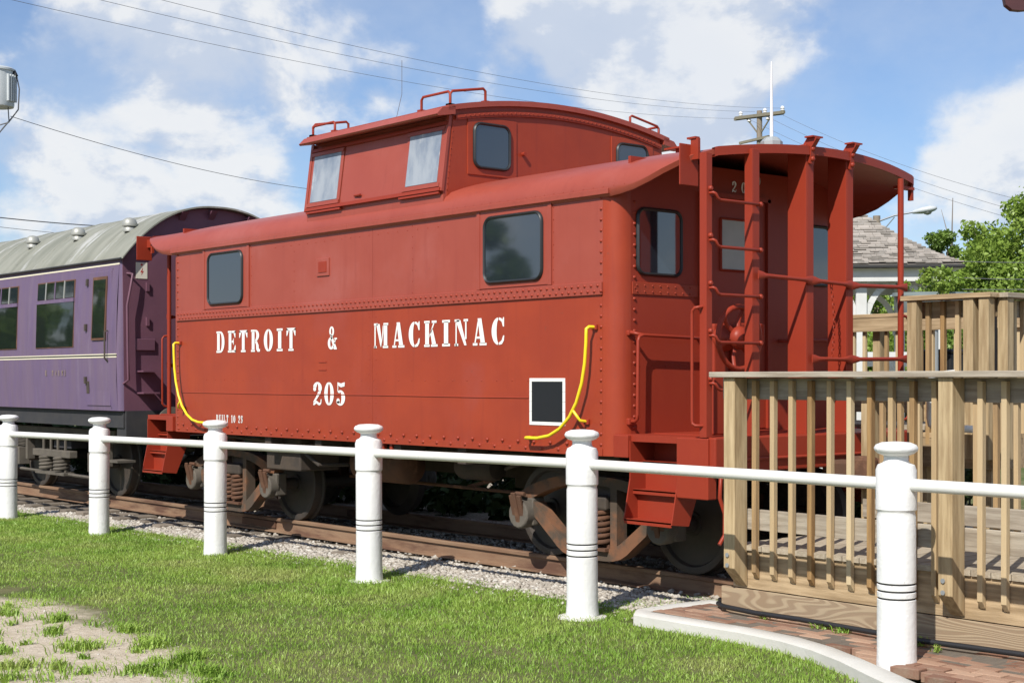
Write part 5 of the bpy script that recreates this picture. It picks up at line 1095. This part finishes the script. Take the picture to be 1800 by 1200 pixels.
# planter tub with plants, on a stand
pt = at(1640, 0, 16.5); pl = thing('planter_tub', 'grey green metal trough planter with plants behind the landing', 'planter', (pt.x, pt.y, -.19))
tu = MB(); Lh, Wh = .42, .24
rim = lambda s_, z: [Vector((pt.x, pt.y, z)) + RT * (Lh * s_ * math.cos(a)) + FW * (Wh * s_ * math.sin(a)) for a in [k * math.pi / 12 for k in range(24)]]
tu.loft([rim(.80, 2.28), rim(.92, 2.34), rim(1.0, 2.52), rim(1.08, 2.53), rim(1.08, 2.57), rim(.98, 2.56), rim(.94, 2.45)], close=True); tu.build('tub', 'planter', pl, smooth=40)
MB().lathe([(.13, -.19), (.10, .2), (.06, 1.6), (.06, 2.2), (.2, 2.29)], (pt.x, pt.y, 0), 'z', 16).build('pedestal', 'grey_metal', pl, smooth=40)
rs = np.random.default_rng(5); cl = [(pt.x + rs.uniform(-.35, .35), pt.y + rs.uniform(-.3, .3), 2.6 + rs.uniform(0, .28), rs.uniform(.06, .13)) for _ in range(16)]
V = leafcloud(cl, 1500, .028, rs) - np.array([pt.x, pt.y, -.14]); o = scatter_mesh('plants', V, [(0, 1, 2, 3)], 'leaf_light'); o.parent = pl
# black bin and dark slatted bench beyond the landing
bp_ = at(1662, 0, 17.0); bn = thing('litter_bin', 'plain black square litter bin behind the landing balusters', 'bin', (bp_.x, bp_.y, -.19))
MB().box(bp_.x - .2, bp_.x + .2, bp_.y - .2, bp_.y + .2, .4, 1.90).build('body', 'black_bin', bn, bevel=.02); MB().box(bp_.x - .22, bp_.x + .22, bp_.y - .22, bp_.y + .22, 1.90, 1.95).build('lid', 'black_bin', bn, bevel=.02); MB().box(bp_.x - .16, bp_.x + .16, bp_.y - .16, bp_.y + .16, -.19, .4).build('stand', 'black_bin', bn)
sp_ = at(1800, 0, 14.6); lt = thing('iron_trellis', 'dark slatted iron trellis frame behind the landing', 'trellis', (sp_.x, sp_.y, -.19))
for i in range(9): MB().bar(Vector((sp_.x, sp_.y, 1.25 + i * .13)) - RT * .30, Vector((sp_.x, sp_.y, 1.25 + i * .13)) + RT * .6, .05, .035).build('slat', 'black_bin', lt)
for q in (-.28, .58): MB().bar(Vector((sp_.x, sp_.y, -.19)) + RT * q, Vector((sp_.x, sp_.y, 2.36)) + RT * q, .06, .06).build('upright', 'black_bin', lt)
hk = at(1697, 0, 20); ho = thing('shepherd_hook', 'black curved iron plant hook against the trees', 'hook', (hk.x, hk.y, -.19))
MB().tube([(hk.x, hk.y, -.19), (hk.x, hk.y, 2.72)], .03, 8).build('pole', 'black_bin', ho); MB().tube([Vector((hk.x, hk.y, 2.70)), Vector((hk.x, hk.y, 2.68)) + RT * .06, Vector((hk.x, hk.y, 2.60)) + RT * .13, Vector((hk.x, hk.y, 2.42)) + RT * .165], .022, 8).build('hook', 'black_bin', ho)
# far white rail fence
wf = thing('white_rail_fence', 'low white board fence far behind the landing', 'fence', gp(1560, 30))
for z in (1.95, 1.35): MB().bar(at(1380, 0, 30) * 1 + Vector((0, 0, z - at(1380, 0, 30).z)), at(1720, 0, 30) + Vector((0, 0, z - at(1720, 0, 30).z)), .04, .18).build('board', 'pav_white', wf)
for px in range(1390, 1730, 60): p = at(px, 0, 30.05); MB().box(p.x - .06, p.x + .06, p.y - .06, p.y + .06, -.19, 2.1).build('post', 'pav_white', wf)
# street lamp on a wood pole
lp = Vector(gp(1541, 45)); la = thing('street_lamp', 'grey cobra head street lamp on a brown wooden pole', 'street lamp', lp)
MB().tube([lp, lp + Vector((0, 0, 6.75))], [.15, .11], 12).build('pole', 'pole_wood', la, smooth=60)
A0 = Vector((lp.x, lp.y, at(0, 390, 45).z)); A1 = at(1604, 373, 44.5)
MB().tube([A0, A0.lerp(A1, .5) + Vector((0, 0, .05)), A1], .03, 8).build('arm', 'galv', la, smooth=60); MB().tube([A0 + Vector((0, 0, -.5)), A0.lerp(A1, .5)], .018, 6).build('arm_stay', 'galv', la)
hd_ = MB(); d_ = (at(1645, 366, 44.3) - A1).normalized(); secs = []
for f, w_, h_ in ((0, .05, .05), (.15, .10, .07), (.4, .17, .10), (.7, .18, .11), (.92, .12, .07), (1, .03, .03)):
    c = A1 + d_ * (.72 * f); sdv = d_.cross(Vector((0, 0, 1))).normalized(); secs.append([c + sdv * (w_ * math.cos(a)) + Vector((0, 0, h_ * math.sin(a))) for a in [k * math.pi / 6 for k in range(12)]])
hd_.loft(secs, close=True).build('lamp_head', 'transformer', la, smooth=50)
MB().lathe([(.02, -.16), (.10, -.13), (.14, -.06), (.15, 0)], A1 + d_ * .44, 'z', 14).build('lens', 'milky_pane', la, smooth=60)

# utility pole with cross-arm
up = at(1335, 0, 60); UZ = at(0, 195, 60).z; ut = thing('utility_pole', 'wooden utility pole with cross-arm and white insulators behind the caboose', 'utility pole', (up.x, up.y, -.19))
MB().tube([(up.x, up.y, -.19), (up.x, up.y, UZ)], [.17, .11], 12).build('pole', 'pole_wood', ut, smooth=60)
ad = (RT * .92 + FW * -.40).normalized()
armL = at(1292, 209, 61.0); armR = at(1378, 198, 58.9)
for off in (-.12, .12): MB().bar(armL + FW * off, armR + FW * off, .09, .12).build('cross_arm', 'weathered_arm', ut)
for f in (.12, .62, .97): p = armL.lerp(armR, f); MB().lathe([(.04, .05), (.085, .10), (.06, .13), (.09, .18), (.05, .26), (.03, .27)], p, 'z', 10).build('insulator', 'porcelain', ut)
for f in (.30, .68): p = armL.lerp(armR, f); MB().lathe([(.04, -.22), (.09, -.18), (.05, -.1), (.03, -.05)], p, 'z', 10).build('insulator', 'porcelain', ut)
for s_ in (.25, .75): MB().bar(armL.lerp(armR, s_) + Vector((0, 0, -.06)), Vector((up.x, up.y, UZ - 1.0)), .04, .05).build('arm_brace', 'weathered_arm', ut)
l2a, l2b = at(1300, 252, 60.5), at(1352, 240, 59.5); MB().bar(l2a, l2b, .10, .10).build('cross_arm', 'weathered_arm', ut)
# pole with transformer just outside the frame
tp = at(-22, 0, 29); tpole = thing('transformer_pole', 'wooden pole carrying a grey transformer can with drooping cables', 'utility pole', (tp.x, tp.y, -.19))
MB().tube([(tp.x, tp.y, -.19), (tp.x, tp.y, 9.6)], [.16, .11], 12).build('pole', 'pole_wood', tpole, smooth=60)
tc_ = at(-4, 155, 28.8); can = MB().lathe([(.02, -.39), (.30, -.37), (.31, -.33), (.31, .32), (.335, .325), (.335, .36), (.28, .39), (.03, .42)], tc_, 'z', 28).build('transformer', 'transformer', tpole, smooth=40)
for k in range(5): a = .25 + k * .17; dv = (RT * math.cos(a - .3) - FW * math.sin(a - .3)); MB().obox(tc_ + dv * .33 + Vector((0, 0, -.02)), (dv, dv.cross(Vector((0, 0, 1))), (0, 0, 1)), (.035, .012, .26)).build('cooling_fin', 'transformer', can)
MB().lathe([(.03, 0), (.07, .02), (.04, .08), (.02, .12)], tc_ + RT * .33 + Vector((0, 0, .22)), 'z', 8).build('bushing', 'black_bin', can)
def droop(pts, r, par, name='cable'): return MB().tube(pts, r, 6).build(name, 'wire', par, smooth=60)
c0 = tc_ + RT * .36 + Vector((0, 0, .28))
droop([c0, c0 + RT * .06 + Vector((0, 0, -.3)), c0 + RT * .04 + Vector((0, 0, -.7)), c0 - RT * .15 + Vector((0, 0, -.95)), c0 - RT * .5 + Vector((0, 0, -1.05)), Vector((tp.x, tp.y, tc_.z - .9))], .014, tpole)
droop([tc_ + RT * .2 + Vector((0, 0, -.36)), tc_ + RT * .22 + Vector((0, 0, -.65)), tc_ + RT * .05 + Vector((0, 0, -.85)), Vector((tp.x, tp.y, tc_.z - .75))], .012, tpole)
droop([tc_ + RT * .3 + Vector((0, 0, -.55)), tc_ + RT * .1 + Vector((0, 0, -.78)), Vector((tp.x, tp.y, tc_.z - 1.15))], .012, tpole)
# wires: each span a thing
def wire(p0, p1, sag, r, label, n=26):
    p0, p1 = Vector(p0), Vector(p1); pts = [p0.lerp(p1, i / n) + Vector((0, 0, -sag * 4 * (i / n) * (1 - i / n))) for i in range(n + 1)]
    tag(MB().tube(pts, r, 5).build('power_line', 'wire', smooth=60), label, 'cable', 'overhead wires')
for i, (f, a, lab) in enumerate(((.03, at(-160, -42, 24), 'lowest power line sloping up from cross-arm over the coach'), (.42, at(-60, -58, 24.6), 'middle power line sloping up from cross-arm over the coach'), (.97, at(120, -42, 25.2), 'highest power line sloping up from cross-arm over the coach'))):
    wire(a, armL.lerp(armR, f) + Vector((0, 0, .18 if i else 0)), .55, .0048, lab)
for i, (f, px, py, lab) in enumerate(((.98, 2050, 405, 'uppermost wire running from cross-arm towards the trees'), (.68, 2050, 432, 'second wire running from cross-arm towards the trees'), (.30, 2050, 450, 'lowest wire running from cross-arm towards the trees'))):
    wire(armL.lerp(armR, f) + Vector((0, 0, -.1)), at(px, py, 40), .5, .006, lab)
wire(tc_ + RT * .25 + Vector((0, 0, -.55)), at(700, 345, 46), .35, .007, 'single service wire from the transformer down behind the cupola')
wire(at(-120, 368, 36), at(330, 402, 48), .12, .015, 'thick dark cable low over the coach roof')
wire(at(-120, 384, 36), at(330, 424, 50), .10, .007, 'thin lower wire just above the coach roof')
for i, (py, py2) in enumerate(((452, 455), (480, 486), (503, 499))):
    wire(at(1560, py, 33), at(2000, py2, 33), .1, .008, ['upper', 'middle', 'lowest'][i] + ' thin wire crossing in front of the trees')
# dark red sign arm overhead at the right, on its own post outside the frame
e0 = at(1766, -10, 9.0); sg = thing('sign_board', 'dark red wooden board with rounded corner on a post beyond the ramp', 'sign', gp(1990, 9.0))
q = Vector((0, 0, 1)); bw_ = MB(); poly = [(0, .5), (0, .09), (.012, .03), (.05, .0), (.10, -.005), (1.0, .08), (1.0, .5)]
o_ = at(1765, 17, 9.0); bw_.prism(poly, o_, RT, q, FW * .05); bw_.build('board', 'maroon', sg)
pb_ = at(1990, 0, 9.1); MB().box(pb_.x - .05, pb_.x + .05, pb_.y - .05, pb_.y + .05, -.19, 4.3).build('post', 'maroon', sg)
